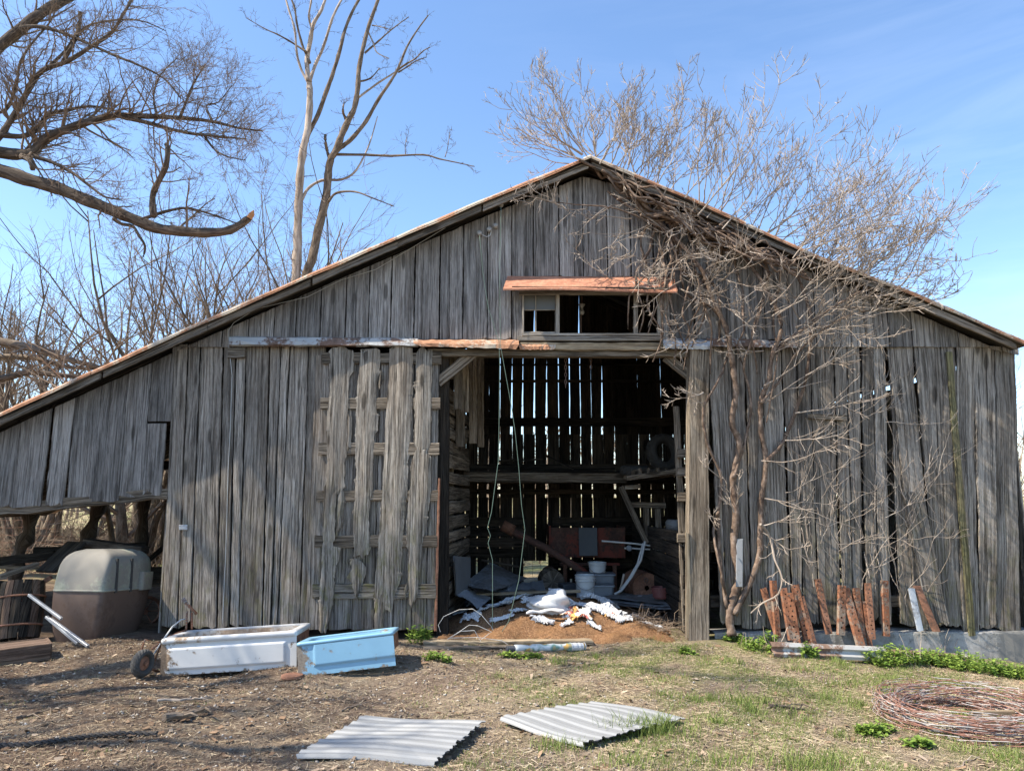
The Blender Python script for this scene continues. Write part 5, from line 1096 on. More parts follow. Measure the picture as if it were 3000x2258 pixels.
rags('torn_bag', 'torn white paper spread at the left of the grain, between the hanging cords', 1490,1770,.62,.42,.3,'paper',1,.06); rags('torn_bag', 'white scrap of paper lying farthest left on the grain', 1380,1812,.30,.28,-.3,'paper',2,.05,tears=.6)
rags('torn_bag', 'flat strip of white paper just left of the burst bag', 1470,1822,.36,.10,.1,'paper',3,.02); rags('torn_bag', 'white paper bunched behind the burst bag', 1625,1738,.42,.26,0,'paper',4,.09)
rags('torn_bag', 'torn white sheet hanging right of the mound top', 1760,1762,.62,.40,-.5,'paper',5,.08); rags('torn_bag', 'white torn sheet stretched out at the right of the printed bag', 1775,1795,.62,.26,-.12,'paper',6,.07)
rags('torn_bag', 'printed torn bag with red and orange picture in front of the mound', 1690,1812,.46,.30,.05,'print',7,.07); rags('torn_bag', 'dark printed scrap with red letters beside the picture bag', 1795,1810,.26,.14,-.1,'print',8,.04)
rags('torn_bag', 'small white scrap at the right end of the torn bags', 1828,1822,.24,.12,.1,'paper',9,.05,tears=.6); rags('torn_bag', 'thin curled white scrap lying alone on the right of the grain', 1912,1838,.34,.06,-.45,'paper',10,.03)
rags('torn_bag', 'yellow printed bag lying flat near the right post', 1878,1782,.42,.26,-.35,'print3',11,.02,tears=.1); rags('torn_bag', 'dull white paper under the pale board on the left', 1395,1757,.46,.26,-.2,'paper',12,.05); rags('torn_bag', 'crumpled white and red paper in front of the buckets', 1688,1742,.30,.20,.2,'print',13,.08)
rags('torn_bag', 'white paper tuft on top of the mound left of the buckets', 1605,1732,.20,.14,.2,'paper',14,.07); rags('torn_bag', 'shredded white paper hanging below the burst bag', 1590,1825,.34,.12,0,'paper',15,.05,tears=.7)
rags('torn_bag', 'small white scrap by the left door post', 1300,1800,.16,.10,0,'paper',16,.04,tears=.6); rags('torn_bag', 'torn white paper sheet right of the white bucket', 1745,1748,.38,.22,-.3,'paper',17,.08)
rng.seed(400)
for i, (u, v, l, w_, an, lb) in enumerate([(1345,1800,.24,.14,.3,'small torn white paper near the left door post, above the loose wire'), (1418,1790,.26,.16,-.4,'torn white paper halfway between the left post and the left cord'), (1520,1795,.30,.18,.5,'torn white paper just right of the left cord'), (1555,1765,.34,.2,-.2,'crumpled white paper left of the mound top'), (1660,1835,.2,.10,.2,'thin shred of white paper on the sunlit grain'), (1740,1840,.22,.10,-.3,'white paper shred on the sunlit grain, right of the thin one'), (1835,1770,.34,.22,.2,'torn white paper right of the hanging sheet'), (1700,1780,.4,.25,.1,'wide torn white paper behind the printed bag'), (1450,1745,.30,.2,.1,'torn white paper in front of the long pale board'), (1870,1815,.20,.1,-.2,'white scrap between the printed bag and the right post')]):
    rags('torn_bag', lb, u, v, l, w_, an, 'paper', 420+i, .035, tears=.8)
# the burst bag itself: a plump half-full sack
rng.seed(18); c = at(1608,1790); mb = MB(); n, m = 30, 18; P = []
for j in range(m+1):
    for i in range(n):
        a = 2*math.pi*i/n; f = math.pi*j/m; rx, ry, rz = .27, .20, .15; x = rx*math.sin(f)**.7*math.copysign(abs(math.cos(a))**.8, math.cos(a)); y = ry*math.sin(f)**.7*math.copysign(abs(math.sin(a))**.8, math.sin(a)); z = rz*math.cos(f)
        k = 1+.09*math.sin(a*2+f*3+1)+.08*math.sin(a*3-f*7)+.07*abs(math.sin(a*6+f*4))+rng.gauss(0,.014); P.append((c.x+(x*math.cos(.15)-y*.15)*k, c.y+.06+y*k, c.z+.08+z*k*(.8+.35*math.sin(a*1.0+2.2))))
mb.grid(P, n, m+1, closed_u=True); tag(mb.build('feed_sack', M['paper'], smooth=True), 'plump burst white sack with grain around it, in the middle of the doorway', 'sack')
mb = MB(); P = []
for i in range(13):
    for k in range(10):
        a = 2*math.pi*k/10; t_ = i/12; r_ = .030*(1+.25*math.sin(i*1.4))*(.6 if i in (0, 12) else 1); P.append((c.x-.30+.48*t_, c.y-.24+.05*math.sin(t_*4)+r_*math.cos(a), c.z-.01+.05*t_+r_*.7*math.sin(a)+.01*math.sin(i)))
mb.grid(P, 10, 13, closed_u=True); mb.add(P[:10], [tuple(range(9,-1,-1))]); mb.add(P[-10:], [tuple(range(10))]); tag(mb.build('rolled_bag', M['paper'], smooth=True), 'rolled white bag end lying in front of the burst sack', 'paper bag')
# printed tube on the ground outside
a, b = G(1484,1912)+Vector((0,0,.045)), G(1710,1905)+Vector((0,0,.045)); ax = b-a; L = ax.length; Tq = Matrix.Translation(a) @ ax.to_track_quat('Z', 'Y').to_matrix().to_4x4()
o = thing('rolled_feed_bag', 'long rolled printed bag lying on the straw in front of the doorway', 'rolled bag', a)
mb = MB(); mb.lathe([(.040+.006*math.sin(i*1.3)+rng.gauss(0,.002), L*(.10+.90*i/20)) for i in range(21)], M=Tq, n=14); mb.build('printed_wrap', M['print2'], o, smooth=True)
mb = MB(); mb.lathe([(.030+(.005 if i % 2 else 0), L*.10*i/10) for i in range(11)], M=Tq, n=14); mb.build('corrugated_end', M['darkplastic'], o)
mb = MB(); mb.lathe([(.046+rng.gauss(0,.003), L*(.82+.19*i/8)) for i in range(9)], M=Tq, n=14); mb.build('clear_wrap', M['paper'], o)
# door sill plank
mb = MB(); mb.beam(G(1240,1890)+Vector((0,0,.03)), G(1735,1888)+Vector((0,0,.035)), .14, .05, jag=.006, ns=24); tag(mb.build('sill_plank', M['pale']), 'pale weathered plank lying on the ground across the doorway', 'plank')
mb = MB(); mb.beam(G(1240,1902)+Vector((0,0,.015)), G(1500,1898)+Vector((0,0,.015)), .10, .03, jag=.005, ns=12); tag(mb.build('sill_plank', M['timber']), 'shorter grey plank lying just in front of the doorway plank', 'plank')
# loose wire loops by the left door edge
rng.seed(21)
for k, (pts, lb) in enumerate([([(1290,1850),(1284,1830),(1300,1805),(1345,1785),(1385,1783),(1410,1800),(1440,1835),(1446,1848)], 'tall loop of pale wire standing at the left of the doorway'), ([(1310,1872),(1345,1850),(1375,1830),(1400,1832),(1440,1850),(1400,1880)], 'low loop of pale wire in front of the grain'), ([(1300,1880),(1350,1848),(1390,1846),(1410,1880),(1470,1885)], 'flat tangle of pale wire lying on the doorway plank'), ([(1320,1868),(1400,1866),(1470,1876),(1500,1895)], 'straight bit of pale wire lying along the doorway plank')]):
    P = []
    for i in range(len(pts)-1):
        for q in range(4): t_ = q/4; P.append(W(pts[i][0]*(1-t_)+pts[i+1][0]*t_, pts[i][1]*(1-t_)+pts[i+1][1]*t_, 9.0+.05*math.sin(i+k)))
    mb = MB(); mb.tube(P, .0035, 5); tag(mb.build('loose_wire', M['cable']), lb, 'wire', 'loose wire at the doorway')
# hanging cords, cables, chain
for nm, lb, pts, Y, r_, mt in (('green_cord', 'left one of the two green cords hanging through the doorway', [(1405,690),(1415,800),(1430,900),(1462,1000),(1464,1060),(1462,1250),(1460,1350),(1440,1500),(1428,1545),(1437,1568),(1430,1590),(1443,1640),(1443,1845)], 9.14, .0034, 'greencord'), ('green_cord', 'right one of the two green cords hanging through the doorway', [(1468,605),(1464,800),(1466,1010),(1475,1060),(1500,1200),(1510,1270),(1520,1370),(1528,1480),(1538,1550),(1520,1700),(1490,1820),(1470,1850)], 9.12, .0034, 'greencord'),
      ('wall_cable', 'pale cable running down the board left of the door and up under the roof', [(652,1828),(655,1750),(660,1650),(665,1500),(668,1380),(675,1250),(680,1100),(670,1010),(668,970),(685,945),(750,905),(800,893),(900,870),(1000,820),(1100,790),(1200,730),(1300,670),(1400,610),(1425,590)], 9.355, .0045, 'cable'),
      ('lamp_cable', 'short cable looped between the insulators high on the gable', [(1410,686),(1425,694),(1436,690),(1440,676)], 9.33, .006, 'cable')):
    P = []
    for i in range(len(pts)-1):
        for q in range(4): t_ = q/4; P.append(W(pts[i][0]*(1-t_)+pts[i+1][0]*t_, pts[i][1]*(1-t_)+pts[i+1][1]*t_, Y))
    P.append(W(*pts[-1], Y)); mb = MB(); mb.tube(P, r_, 5); tag(mb.build(nm, M[mt], smooth=True), lb, 'cord' if 'cord' in nm else 'cable')
rng.seed(22)
def chain(u, v1, v2, Y, label):
    a, b = W(u, v1, Y), W(u, v2, Y); n = int((a.z-b.z)/.045); o = thing('hanging_chain', label, 'chain', a)
    for k in range(n):
        c = a.lerp(b, k/n); P = []; 
        for i in range(13): t_ = 2*math.pi*i/12; x = .014*math.cos(t_); P.append(c+Vector((x if k % 2 else 0, 0 if k % 2 else x, .028*math.sin(t_))))
        mb = MB(); mb.tube(P, .005, 4); mb.build('link', M['chain'], o)
chain(1657, 1045, 1140, 9.55, 'rusty chain hanging from the header beam right of the middle'); chain(1731, 1045, 1085, 9.6, 'short bunched chain hanging right of the longer one')
mb = MB(); mb.tube([W(u,v,9.5) for u, v in ((1390,1050),(1385,1065),(1395,1078),(1407,1075),(1400,1055),(1410,1050))], .004, 4); tag(mb.build('wire_hook', M['chain']), 'thin wire loop hanging at the left of the header beam', 'wire')
o = thing('lamp_socket', 'white porcelain lamp socket hanging inside the window', 'lamp socket', W(1705,900,9.9)); T_ = Matrix.Translation(W(1705,922,9.9))
mb = MB(); mb.lathe([(.02,0),(.035,.02),(.035,.05),(.018,.065),(.018,.10),(.03,.12),(.045,.14),(.045,.15)], M=T_, n=14); mb.build('socket', M['ceramic'], o, smooth=True); mb = MB(); mb.tube([W(1705,890,9.9), W(1704,840,9.9)], .006, 4); mb.build('cord', M['chain'], o); mb = MB(); mb.tube([W(1703,922,9.9), W(1702,975,9.9)], .010, 5, lump=.4); mb.build('pull_cord', M['chain'], o)
# buckets, totes, drums
def bucket(label, c, r, h, mat='bucket'):
    o = thing('bucket', label, 'bucket', c, 'white plastic buckets'); mb = MB(); mb.lathe([(r*.86,0),(r*.88,.01),(r*.96,h*.70),(r*1.0,h*.72),(r*1.05,h*.73),(r*1.05,h*.76),(r*.98,h*.77),(r*.98,h*.84),(r*1.05,h*.85),(r*1.05,h*.88),(r,h*.89),(r,h*.97),(r*1.05,h*.98),(r*1.05,h),(r*.98,h),(r*.9,h*.1)], c, n=28, cap=False); mb.build('body', M[mat], o, smooth=False)
    mb = MB(); mb.tube([Vector(c)+Vector((r*1.05*math.cos(a), -r*1.06*abs(math.sin(a))-.0, h*.8-r*.9*math.sin(a))) for a in [math.pi*i/12 for i in range(13)]], .003, 4); mb.build('handle', M['chain'], o)
def on(u, v, Y): p = W(u, v, Y); return p
Yb = 11.55; bucket('white bucket standing on the ground in front of the grey totes', (W(1715,1720,Yb).x, Yb, on(1715,1748,Yb).z), .155, .33)
o = thing('storage_tote', 'large grey tote behind the white bucket, open at the top', 'tote', (W(1748,1700,12.2).x, 12.2, 0), 'grey plastic totes'); T_ = Matrix.Translation(Vector((W(1748,1700,12.0).x, 12.0, on(1748,1722,12.0).z))); mb = MB(); rbox(mb, T_, -.28, .28, -.1, .32, -.1, .20, .05, taper=.06); mb.build('body', M['tote'], o); mb = MB(); rbox(mb, T_, -.30, .30, -.12, .34, .19, .225, .06); mb.build('lid', M['tote'], o)
bucket('white bucket sitting on top of the large grey tote', (W(1750,1680,12.1).x, 12.1, T_.translation.z+.235), .145, .16)
o = thing('storage_tote', 'smaller grey tote to the right of the white bucket', 'tote', (W(1768,1730,11.5).x, 11.5, 0), 'grey plastic totes'); T_ = Matrix.Translation(Vector((W(1768,1730,11.5).x, 11.5, on(1768,1752,11.5).z))); mb = MB(); rbox(mb, T_, -.16, .16, 0, .28, 0, .17, .04, taper=.08); mb.build('body', M['tote'], o); mb = MB(); rbox(mb, T_, -.18, .18, -.02, .30, .16, .19, .04); mb.build('rim', M['tote'], o)
mb = MB(); T_ = Matrix.Translation(W(1672,1722,11.9)); rbox(mb, T_ @ Matrix.Rotation(.3, 4, 'Z'), -.13, .13, 0, .25, -.1, .06, .03, taper=.1); tag(mb.build('plastic_tub', M['darkplastic']), 'dark blue grey plastic tub left of the white bucket', 'tub')
def drum(name, label, u, v, rpx, Y, ln, mat, hole=True, cat='drum', yaw=0):
    c = W(u, v, Y); r = rpx*Y/F_PX; T_ = Matrix.Translation(c) @ Matrix.Rotation(yaw, 4, 'Z') @ Matrix.Rotation(R(-90), 4, 'X'); o = thing(name, label, cat, c); mb = MB()
    mb.lathe([(r*.95,.008),(r,0),(r,.02),(r*.97,.03),(r*.97,ln*.33),(r*1.01,ln*.35),(r*.97,ln*.37),(r*.97,ln*.65),(r*1.01,ln*.67),(r*.97,ln*.69),(r*.97,ln),(r*.5,ln)], M=T_, n=30, cap=False); mb.lathe([(r*.96,.008),(.035 if hole else .001,.004)], M=T_, n=30, cap=False); mb.build('body', M[mat], o)
    if hole: mb = MB(); T2 = T_ @ Matrix.Translation(Vector((-r*.05, r*-.55, -.004))); mb.lathe([(.035,0),(.035,-.015),(.026,-.015),(.026,.01),(.001,.01)], M=T2, n=14, cap=False); mb.build('bung', M['chain'], o)
drum('steel_drum', 'rusty steel drum lying on its side at the right, round end forward', 1895, 1722, 42, 11.6, .7, 'rustdark', True, yaw=.1)
drum('log_round', 'cut round lying end-on behind the mound left of the totes', 1620, 1705, 34, 12.9, .5, 'logwood', False, 'log', .1)
drum('log_round', 'smaller dark round standing behind the cut round', 1605, 1685, 22, 13.6, .4, 'rustdark', False, 'log', -.1)
o = thing('tyre', 'old black tyre standing on the loft at the right', 'tyre', W(1935,1325,12.2)); mb = MB(); T_ = Matrix.Translation(W(1945,1325,12.2)) @ Matrix.Rotation(R(20), 4, 'Z') @ Matrix.Rotation(R(80), 4, 'X'); ring(mb, T_, 42*12.2/F_PX, .10, 36, 12, .01); mb.build('tread', M['rubber'], o)
mb = MB(); T_ = Matrix.Translation(W(1860,1378,12.2)) @ Matrix.Rotation(R(4), 4, 'X'); ring(mb, T_, 34*12.2/F_PX, .07, 30, 10, .01); tag(mb.build('tyre', M['rubber']), 'tyre lying flat on the loft left of the standing one', 'tyre')
# red grain wagon with leaning panel, auger
o = thing('grain_wagon', 'faded red box of an old grain wagon deep in the barn', 'wagon', W(1700,1700,13.7)); y0 = 13.4; a, b, c_, d = [W(u, v, y0) for u, v in ((1612,1631),(1832,1634),(1832,1545),(1612,1545))]
mb = MB(); mb.plank(a, d, c_, b, (0,-1,0), .03, jag=.001); mb.build('front_board', M['redpaint'], o)
for q, w_ in ((a, -.0), (b, .0)): mb = MB(); e = Vector((w_, .9, 0)); mb.plank(q, q+e, q+e+Vector((0,0,.55)), q+Vector((0,0,.55)), (1,0,0), .03, ns=3); mb.build('side_board', M['redpaint'], o)
mb = MB(); mb.beam(W(1640,1652,y0), W(1815,1652,y0), .06, .05); mb.build('frame_rail', M['redpaint'], o)
for u in (1655, 1800): mb = MB(); mb.beam(W(u,1654,y0), Vector((W(u,1654,y0).x, y0, -.05)), .07, .07, up=(1,0,0)); mb.build('leg', M['rustdark'], o)
mb = MB(); mb.plank(W(1697,1628,13.2), W(1751,1628,13.2), W(1749,1545,13.32), W(1695,1545,13.32), (0,-1,0), .012, jag=.001); tag(mb.build('grey_panel', M['panelgrey']), 'flat grey panel leaning on the red wagon box', 'panel')
o = thing('grain_auger', 'rusty auger tube slanting down in front of the red wagon', 'auger', W(1710,1674,12.4)); mb = MB(); mb.tube([W(1478,1545,12.6), W(1600,1605,12.6), W(1710,1674,12.6), W(1725,1690,12.6)], .062, 12); mb.build('tube', M['redpaint'], o, smooth=True); mb = MB(); mb.tube([W(1472,1538,12.6), W(1505,1555,12.6)], .095, 12); mb.build('hopper_end', M['rustdark'], o, smooth=True)
# pipes, hose, pole
for nm, lb, pts, Y, r_, mt in (('plastic_pipe', 'upper white pipe lying across at the right inside', [(1763,1584),(1860,1592),(1965,1606)], 11.9, .014, 'pvc'), ('plastic_pipe', 'lower white pipe with a grey joint below the other pipe', [(1830,1605),(1855,1606),(1930,1610)], 11.9, .014, 'pvc'), ('garden_hose', 'grey hose drooping down beside the white pipes', [(1890,1585),(1878,1640),(1850,1690),(1820,1730),(1800,1740)], 11.4, .018, 'cable'),
      ('garden_hose', 'second grey hose drooping just left of the first', [(1884,1590),(1868,1650),(1842,1695),(1812,1735)], 11.45, .014, 'cable'), ('pole', 'thin upright stick between the tote and the drum', [(1828,1680),(1822,1710),(1812,1742)], 11.5, .018, 'deadwood'), ('edge_pole', 'pale pole standing at the left against the slatted crib', [(1330,1628),(1333,1700),(1336,1745)], 10.5, .012, 'pvc')):
    mb = MB(); mb.tube([W(u, v, Y) for u, v in pts], r_, 8); tag(mb.build(nm, M[mt], smooth=True), lb, nm.split('_')[-1])
mb = MB(); mb.lathe([(.03,-.03),(.045,-.02),(.045,.02),(.03,.03)], M=Matrix.Translation(W(1843,1605,11.85)) @ Matrix.Rotation(R(90), 4, 'X'), n=14); tag(mb.build('pipe_joint', M['tote']), 'round grey joint on the lower white pipe', 'pipe fitting')
# tin sheets, boards and panels on the left inside
def sheet3(name, lb, c, mat, seed, rib=0, cat='metal sheet', th=.006, warp=.02, group=None):
    rng.seed(seed); mb = MB(); a, b, d, e = map(Vector, c); n, m = 16, 24; P = []; bc = []; nn = (b-a).cross(e-a).normalized()
    for i in range(n+1):
        for k in range(m+1):
            s, t_ = k/m, i/n; p = a.lerp(b, s).lerp(e.lerp(d, s), t_); p = p+nn*(warp*math.sin(s*5+t_*4+seed)+(rib*(1 if k % 6 < 2 else 0))+rng.gauss(0, warp*.12)); P.append(p); bc.append((s*(b-a).length, t_*(e-a).length, seed))
    mb.grid(P, m+1, n+1, bc); mb.grid([p-nn*th for p in P], m+1, n+1, bc, flip=True); return tag(mb.build(name, M[mat]), lb, cat, group)
g_ = 'sheets dumped inside the barn'
sheet3('tin_sheet', 'large dull grey sheet sloping down at the left inside', [W(1355,1705,10.9), W(1440,1735,10.4), W(1545,1690,12.2), W(1435,1650,12.4)], 'tin', 41, group=g_); sheet3('tin_sheet', 'ribbed dark sheet lying in front of the cut round', [W(1440,1730,11.0), W(1600,1732,11.0), W(1590,1702,12.0), W(1470,1702,12.0)], 'tin', 42, .012, group=g_)
sheet3('tin_sheet', 'bent grey sheet with pale edge at the left foot of the heap', [W(1333,1738,10.4), W(1400,1778,10.1), W(1440,1755,10.8), W(1365,1715,11.0)], 'galv', 43, group=g_); sheet3('wall_panel', 'grey panel with torn corner standing at the left inside', [W(1336,1742,10.35), W(1378,1720,10.9), W(1378,1632,10.9), W(1332,1628,10.35)], 'panelgrey', 44, cat='panel', warp=.005)
for k, (c, mt, lb) in enumerate([([(1760,1752,10.9),(1990,1770,10.6),(2000,1745,11.6),(1830,1735,11.8)], 'tin', 'topmost grey sheet of the flat stack at the right'), ([(1775,1762,10.8),(2010,1780,10.5),(2010,1755,11.4),(1830,1742,11.6)], 'galv', 'middle sheet of the flat stack at the right'), ([(1790,1768,10.7),(2020,1792,10.4),(2015,1762,11.3),(1840,1750,11.5)], 'tin', 'lowest dark sheet of the flat stack at the right')]): sheet3('tin_sheet', lb, [W(*q) for q in c], mt, 45+k, .006, warp=.012, group=g_)
for a, b, Y, w_, h, mt, lb in (((1358,1742),(1700,1730),10.9,.10,.035,'pale','long pale board lying across behind the torn paper'), ((1470,1755),(1600,1742),10.7,.16,.05,'inner','short dark board under the pale board'), ((1410,1640),(1520,1660),12.0,.06,.03,'inner','thin dark board sticking out over the grey sheet')):
    mb = MB(); mb.beam(W(a[0],a[1],Y), W(b[0],b[1],Y), w_, h); tag(mb.build('loose_board', M[mt]), lb, 'board', 'loose boards inside the barn')
c = W(1937,1752,10.9); o = thing('flower_pot', 'two stacked maroon plastic pots in front of the steel drum', 'pot', c)
for k in range(2): mb = MB(); mb.lathe([(.10,0),(.125,.10),(.14,.10),(.14,.125),(.125,.125),(.12,.02)], c+Vector((0,0,.035*k)), n=24, cap=False); mb.build('pot', M['maroon'], o)
c = at(1285,1792); mb = MB(); rbox(mb, Matrix.Translation(c), -.06, .04, -.03, .05, 0, .13, .012); tag(mb.build('yellow_container', M['yellow']), 'small yellow container by the left door post', 'container')
c = at(1345,1775); mb = MB(); rbox(mb, frame(c, .5, .1, .2), -.12, .14, -.1, .14, -.03, .13, .06, taper=-.05); tag(mb.build('dark_tub', M['darkplastic']), 'rounded dark tub at the left end of the grain', 'tub')
c = W(1975,1560,11.5); mb = MB(); mb.lathe([(.02,0),(.08,.05),(.12,.15),(.13,.28),(.10,.32)], c-Vector((0,0,.12)), n=18); tag(mb.build('hanging_sack', M['tin'], smooth=True), 'dim grey sack hanging by the right inner wall', 'sack')
rng.seed(61); mb = MB()
for _ in range(260):
    x, y = rng.uniform(1.55, 2.15), rng.uniform(9.5, 10.3); p = Vector((x, y, surf(x, y)+rng.uniform(0,.10))); P, D = walk(p, Vector((rng.gauss(0,1), rng.gauss(0,1), rng.gauss(0,.25))).normalized(), rng.uniform(.1,.3), 3, .3, 0); mb.tube(P, .0025, 3)
tag(mb.build('hay_wisp', M['twig2']), 'dry hay tangle by the right door post', 'hay', kind='stuff')
# sticks, rope, log on the yard
rng.seed(62)
for i, (u1, v1, u2, v2, r_, mt, lb) in enumerate([(460,2058,625,2048,.012,'deadwood','pale forked stick lying in front of the white bathtub'), (480,2115,610,2092,.030,'logwood','grey rotten branch lying in the dirt below the pale stick'), (40,2112,120,2092,.018,'logwood','short grey stick near the left edge'), (105,2045,200,2020,.014,'logwood','thin grey stick half buried in the shaded dirt'), (2255,2072,2360,2085,.016,'bark','dark stick on the grass right of the ribbed panels'), (1310,2100,1400,2092,.007,'barkmid','thin straight twig lying above the left ribbed panel'),
      (1320,2015,1440,2010,.006,'twig2','thin tan twig on bare dirt between tub and panels'), (1000,2085,1045,2065,.009,'twig','crooked brown twig below the blue bathtub'), (960,2040,1010,2062,.010,'twig','branched brown twig left below the blue bathtub'), (830,2040,870,2080,.006,'twig2','curved tan twig below the white bathtub'), (580,2026,640,2018,.014,'bark','small dark bark piece in front of the white bathtub'), (2800,2250,2900,2205,.006,'deadwood','pale stalk sticking out of the wire coil')]):
    a, b = G(u1, v1)+Vector((0,0,r_)), G(u2, v2)+Vector((0,0,r_)); P = [a.lerp(b, k/8)+Vector((rng.gauss(0,.006), rng.gauss(0,.012), rng.uniform(0,.008))) for k in range(9)]; mb = MB(); mb.tube(P, [r_*(1-.5*k/8) for k in range(9)], 7, lump=.12)
    for q in range(2): j = rng.randint(3, 7); mb.tube([P[j], P[j]+Vector((rng.uniform(.03,.1), rng.uniform(-.08,.08), .02)), P[j]+Vector((rng.uniform(.1,.18), rng.uniform(-.1,.1), .01))], [r_*.5, r_*.4, r_*.2], 5)
    tag(mb.build('fallen_stick', M[mt]), lb, 'stick', 'sticks lying in the yard')
mb = MB(); P = []
for i in range(90): t_ = i/89; p = G(-40+500*t_, 2190-38*t_+6*math.sin(t_*7))+Vector((0,0,.018)); P.append(p)
for s in (0, 1): mb.tube([p+Vector((0, .010*math.cos(i*.9+s*math.pi), .010*math.sin(i*.9+s*math.pi))) for i, p in enumerate(P)], .011, 5)
tag(mb.build('rope', M['rope']), 'dark twisted rope lying across the lower left dirt', 'rope')
mb = MB(); c = G(856,1985); mb.lathe([(.10,0),(.105,.012),(.10,.03),(.07,.034)], c, n=22); tag(mb.build('round_lid', M['rustdark']), 'small rusty round lid between the two bathtubs', 'lid')

# ------------------------------------------------------------------ plants and litter
def leafy(name, label, u, v, rx, hh, n, seed, col, group):
    rng.seed(seed); c = G(u, v); mb = MB(); o = thing(name, label, 'weed', c, group)
    for _ in range(n):
        a, q = rng.uniform(0, 6.28), rng.random()**.5; x, y = c.x+rx*q*math.cos(a), c.y+rx*.55*q*math.sin(a); g = zg0(x, y); h = hh*rng.uniform(.25, 1.35)*(1-.4*q); p = Vector((x+rng.gauss(0,.02), y+rng.gauss(0,.02), g+h))
        mb.tube([Vector((x, y, g)), p], .002, 3, r=.3)
        for k in range(9):
            b = rng.uniform(0, 6.28); l = rng.uniform(.016, .058); z = p.z-rng.uniform(0, h*.65); d = Vector((math.cos(b), math.sin(b), rng.uniform(-.3,.5))); s_ = Vector((-math.sin(b), math.cos(b), 0)); e = Vector((p.x, p.y, z)); r_ = rng.random()
            mb.add([e, e+d*l*.45+s_*l*.32+Vector((0,0,.006)), e+d*l, e+d*l*.45-s_*l*.32], [(0,1,2,3)], None, r_)
    mb.build('foliage', col, o); return o
def green(name, a, b):
    t = NT(name); c = t.mix(t.rnd(), a, b); t.done(c, .6, 0, spec=.25); t.b.inputs['Subsurface Weight'].default_value = 0
    tr = t.n.new('ShaderNodeBsdfTranslucent'); t.l.new(c, tr.inputs[0]); mx = t.n.new('ShaderNodeMixShader'); mx.inputs[0].default_value = .3; t.l.new(t.b.outputs[0], mx.inputs[1]); t.l.new(tr.outputs[0], mx.inputs[2]); t.l.new(mx.outputs[0], t.out.inputs[0]); return t.mat
leafm = green('weed_leaf', (.10,.19,.03), (.32,.42,.09)); grassm = green('grass_blade', (.10,.16,.03), (.33,.38,.12)); 
for i, (u, v, rx, hh, n, lb) in enumerate([(2620,1945,.34,.20,150,'big bright nettle patch right of the rusty bars'), (2790,1955,.36,.20,150,'lush nettle patch by the foundation near the right end'), (2890,1972,.34,.18,120,'nettle patch at the right, just above the wire coil'), (2700,1945,.22,.13,60,'small nettles between the two big patches'), (2370,1928,.12,.16,45,'nettle tuft at the foot of the long leaning bar'), (2470,1925,.13,.12,35,'low nettles in front of the white beam'),
      (2250,1890,.10,.16,40,'nettle tuft left of the white beam'), (2150,1878,.14,.11,45,'low green weeds at the foot of the vine'), (2190,1890,.10,.10,30,'few weeds just right of the vine foot'), (1230,1885,.12,.22,45,'leafy weed growing at the end of the blue bathtub'), (1285,1935,.16,.09,40,'low weeds left of the rolled bag'), (1500,1925,.12,.07,30,'low weeds under the left end of the rolled bag'), (2215,1905,.16,.12,40,'low weeds in the dirt right of the door post'), (1560,1928,.09,.06,22,'tiny weeds under the middle of the rolled bag'), (2010,1915,.09,.07,30,'single round weed tuft right in front of the doorway'), (2690,2185,.10,.06,25,'weeds inside the left of the wire coil'), (2990,1985,.3,.14,90,'nettles cut by the right edge of the view'), (2520,1905,.1,.10,25,'nettles behind the end of the white beam'), (2555,2150,.14,.08,45,'dark weed tuft just left of the wire coil')]):
    leafy('nettle_clump', lb, u, v, rx, hh, n, 300+i, leafm, 'green weeds along the barn')
# dry stalks by the foundation
rng.seed(64)
for i, (u, v, h, lb) in enumerate([(2765,1935,.42,'dry forked stalks standing in the nettles'), (2690,1950,.38,'pale dry stalks leaning right of the bars'), (2850,1960,.22,'thin dry stalk near the right end of the foundation'), (2275,1900,.28,'single pale straw standing at the left of the bars'), (2188,1895,.22,'dry stem by the vine foot')]):
    o = thing('dry_stalk', lb, 'dry plant', G(u, v), 'dry stalks at the foundation'); mb = MB()
    for _ in range(5): P, D = walk(G(u+rng.uniform(-25,25), v), Vector((rng.gauss(.2,.5), rng.gauss(0,.2), 1)).normalized(), h*rng.uniform(.5,1), 4, .12, 0); mb.tube(P, [.005,.0045,.004,.003,.002], 4)
    mb.build('stalks', M['deadwood'], o)
# scattered small stuff, vectorised
def scatter(name, label, cat, n, fn, mat, seed):
    g = np.random.default_rng(seed); V, F, Rn = fn(g, n); me = bpy.data.meshes.new(name); me.vertices.add(len(V)); me.vertices.foreach_set('co', V.astype(np.float32).ravel())
    k = F.shape[1]; me.loops.add(F.size); me.loops.foreach_set('vertex_index', F.astype(np.int32).ravel()); me.polygons.add(len(F)); me.polygons.foreach_set('loop_start', np.arange(0, F.size, k, dtype=np.int32)); me.polygons.foreach_set('loop_total', np.full(len(F), k, dtype=np.int32))
    a = me.attributes.new('rnd', 'FLOAT', 'FACE'); a.data.foreach_set('value', Rn.astype(np.float32)); me.update(calc_edges=True); me.materials.append(mat); o = bpy.data.objects.new(name, me); C.objects.link(o); return tag(o, label, cat, kind='stuff')
def zgv(x, y):
    z = -.072*np.maximum(0, np.minimum(x, 9)-2.2) + .05*np.clip((-x-2.5)/2, 0, 1)*np.clip((y-6.5)/2, 0, 1)
    z = z+.10*np.exp(-((x+1.55)/1.0)**4-((y-7.72)/.42)**2)
    return z+.028*np.sin(x*1.7+.4)*np.sin(y*1.3)+.016*np.sin(x*4.1+y*2.3)+.01*np.sin(x*7.3-y*5.9+1)
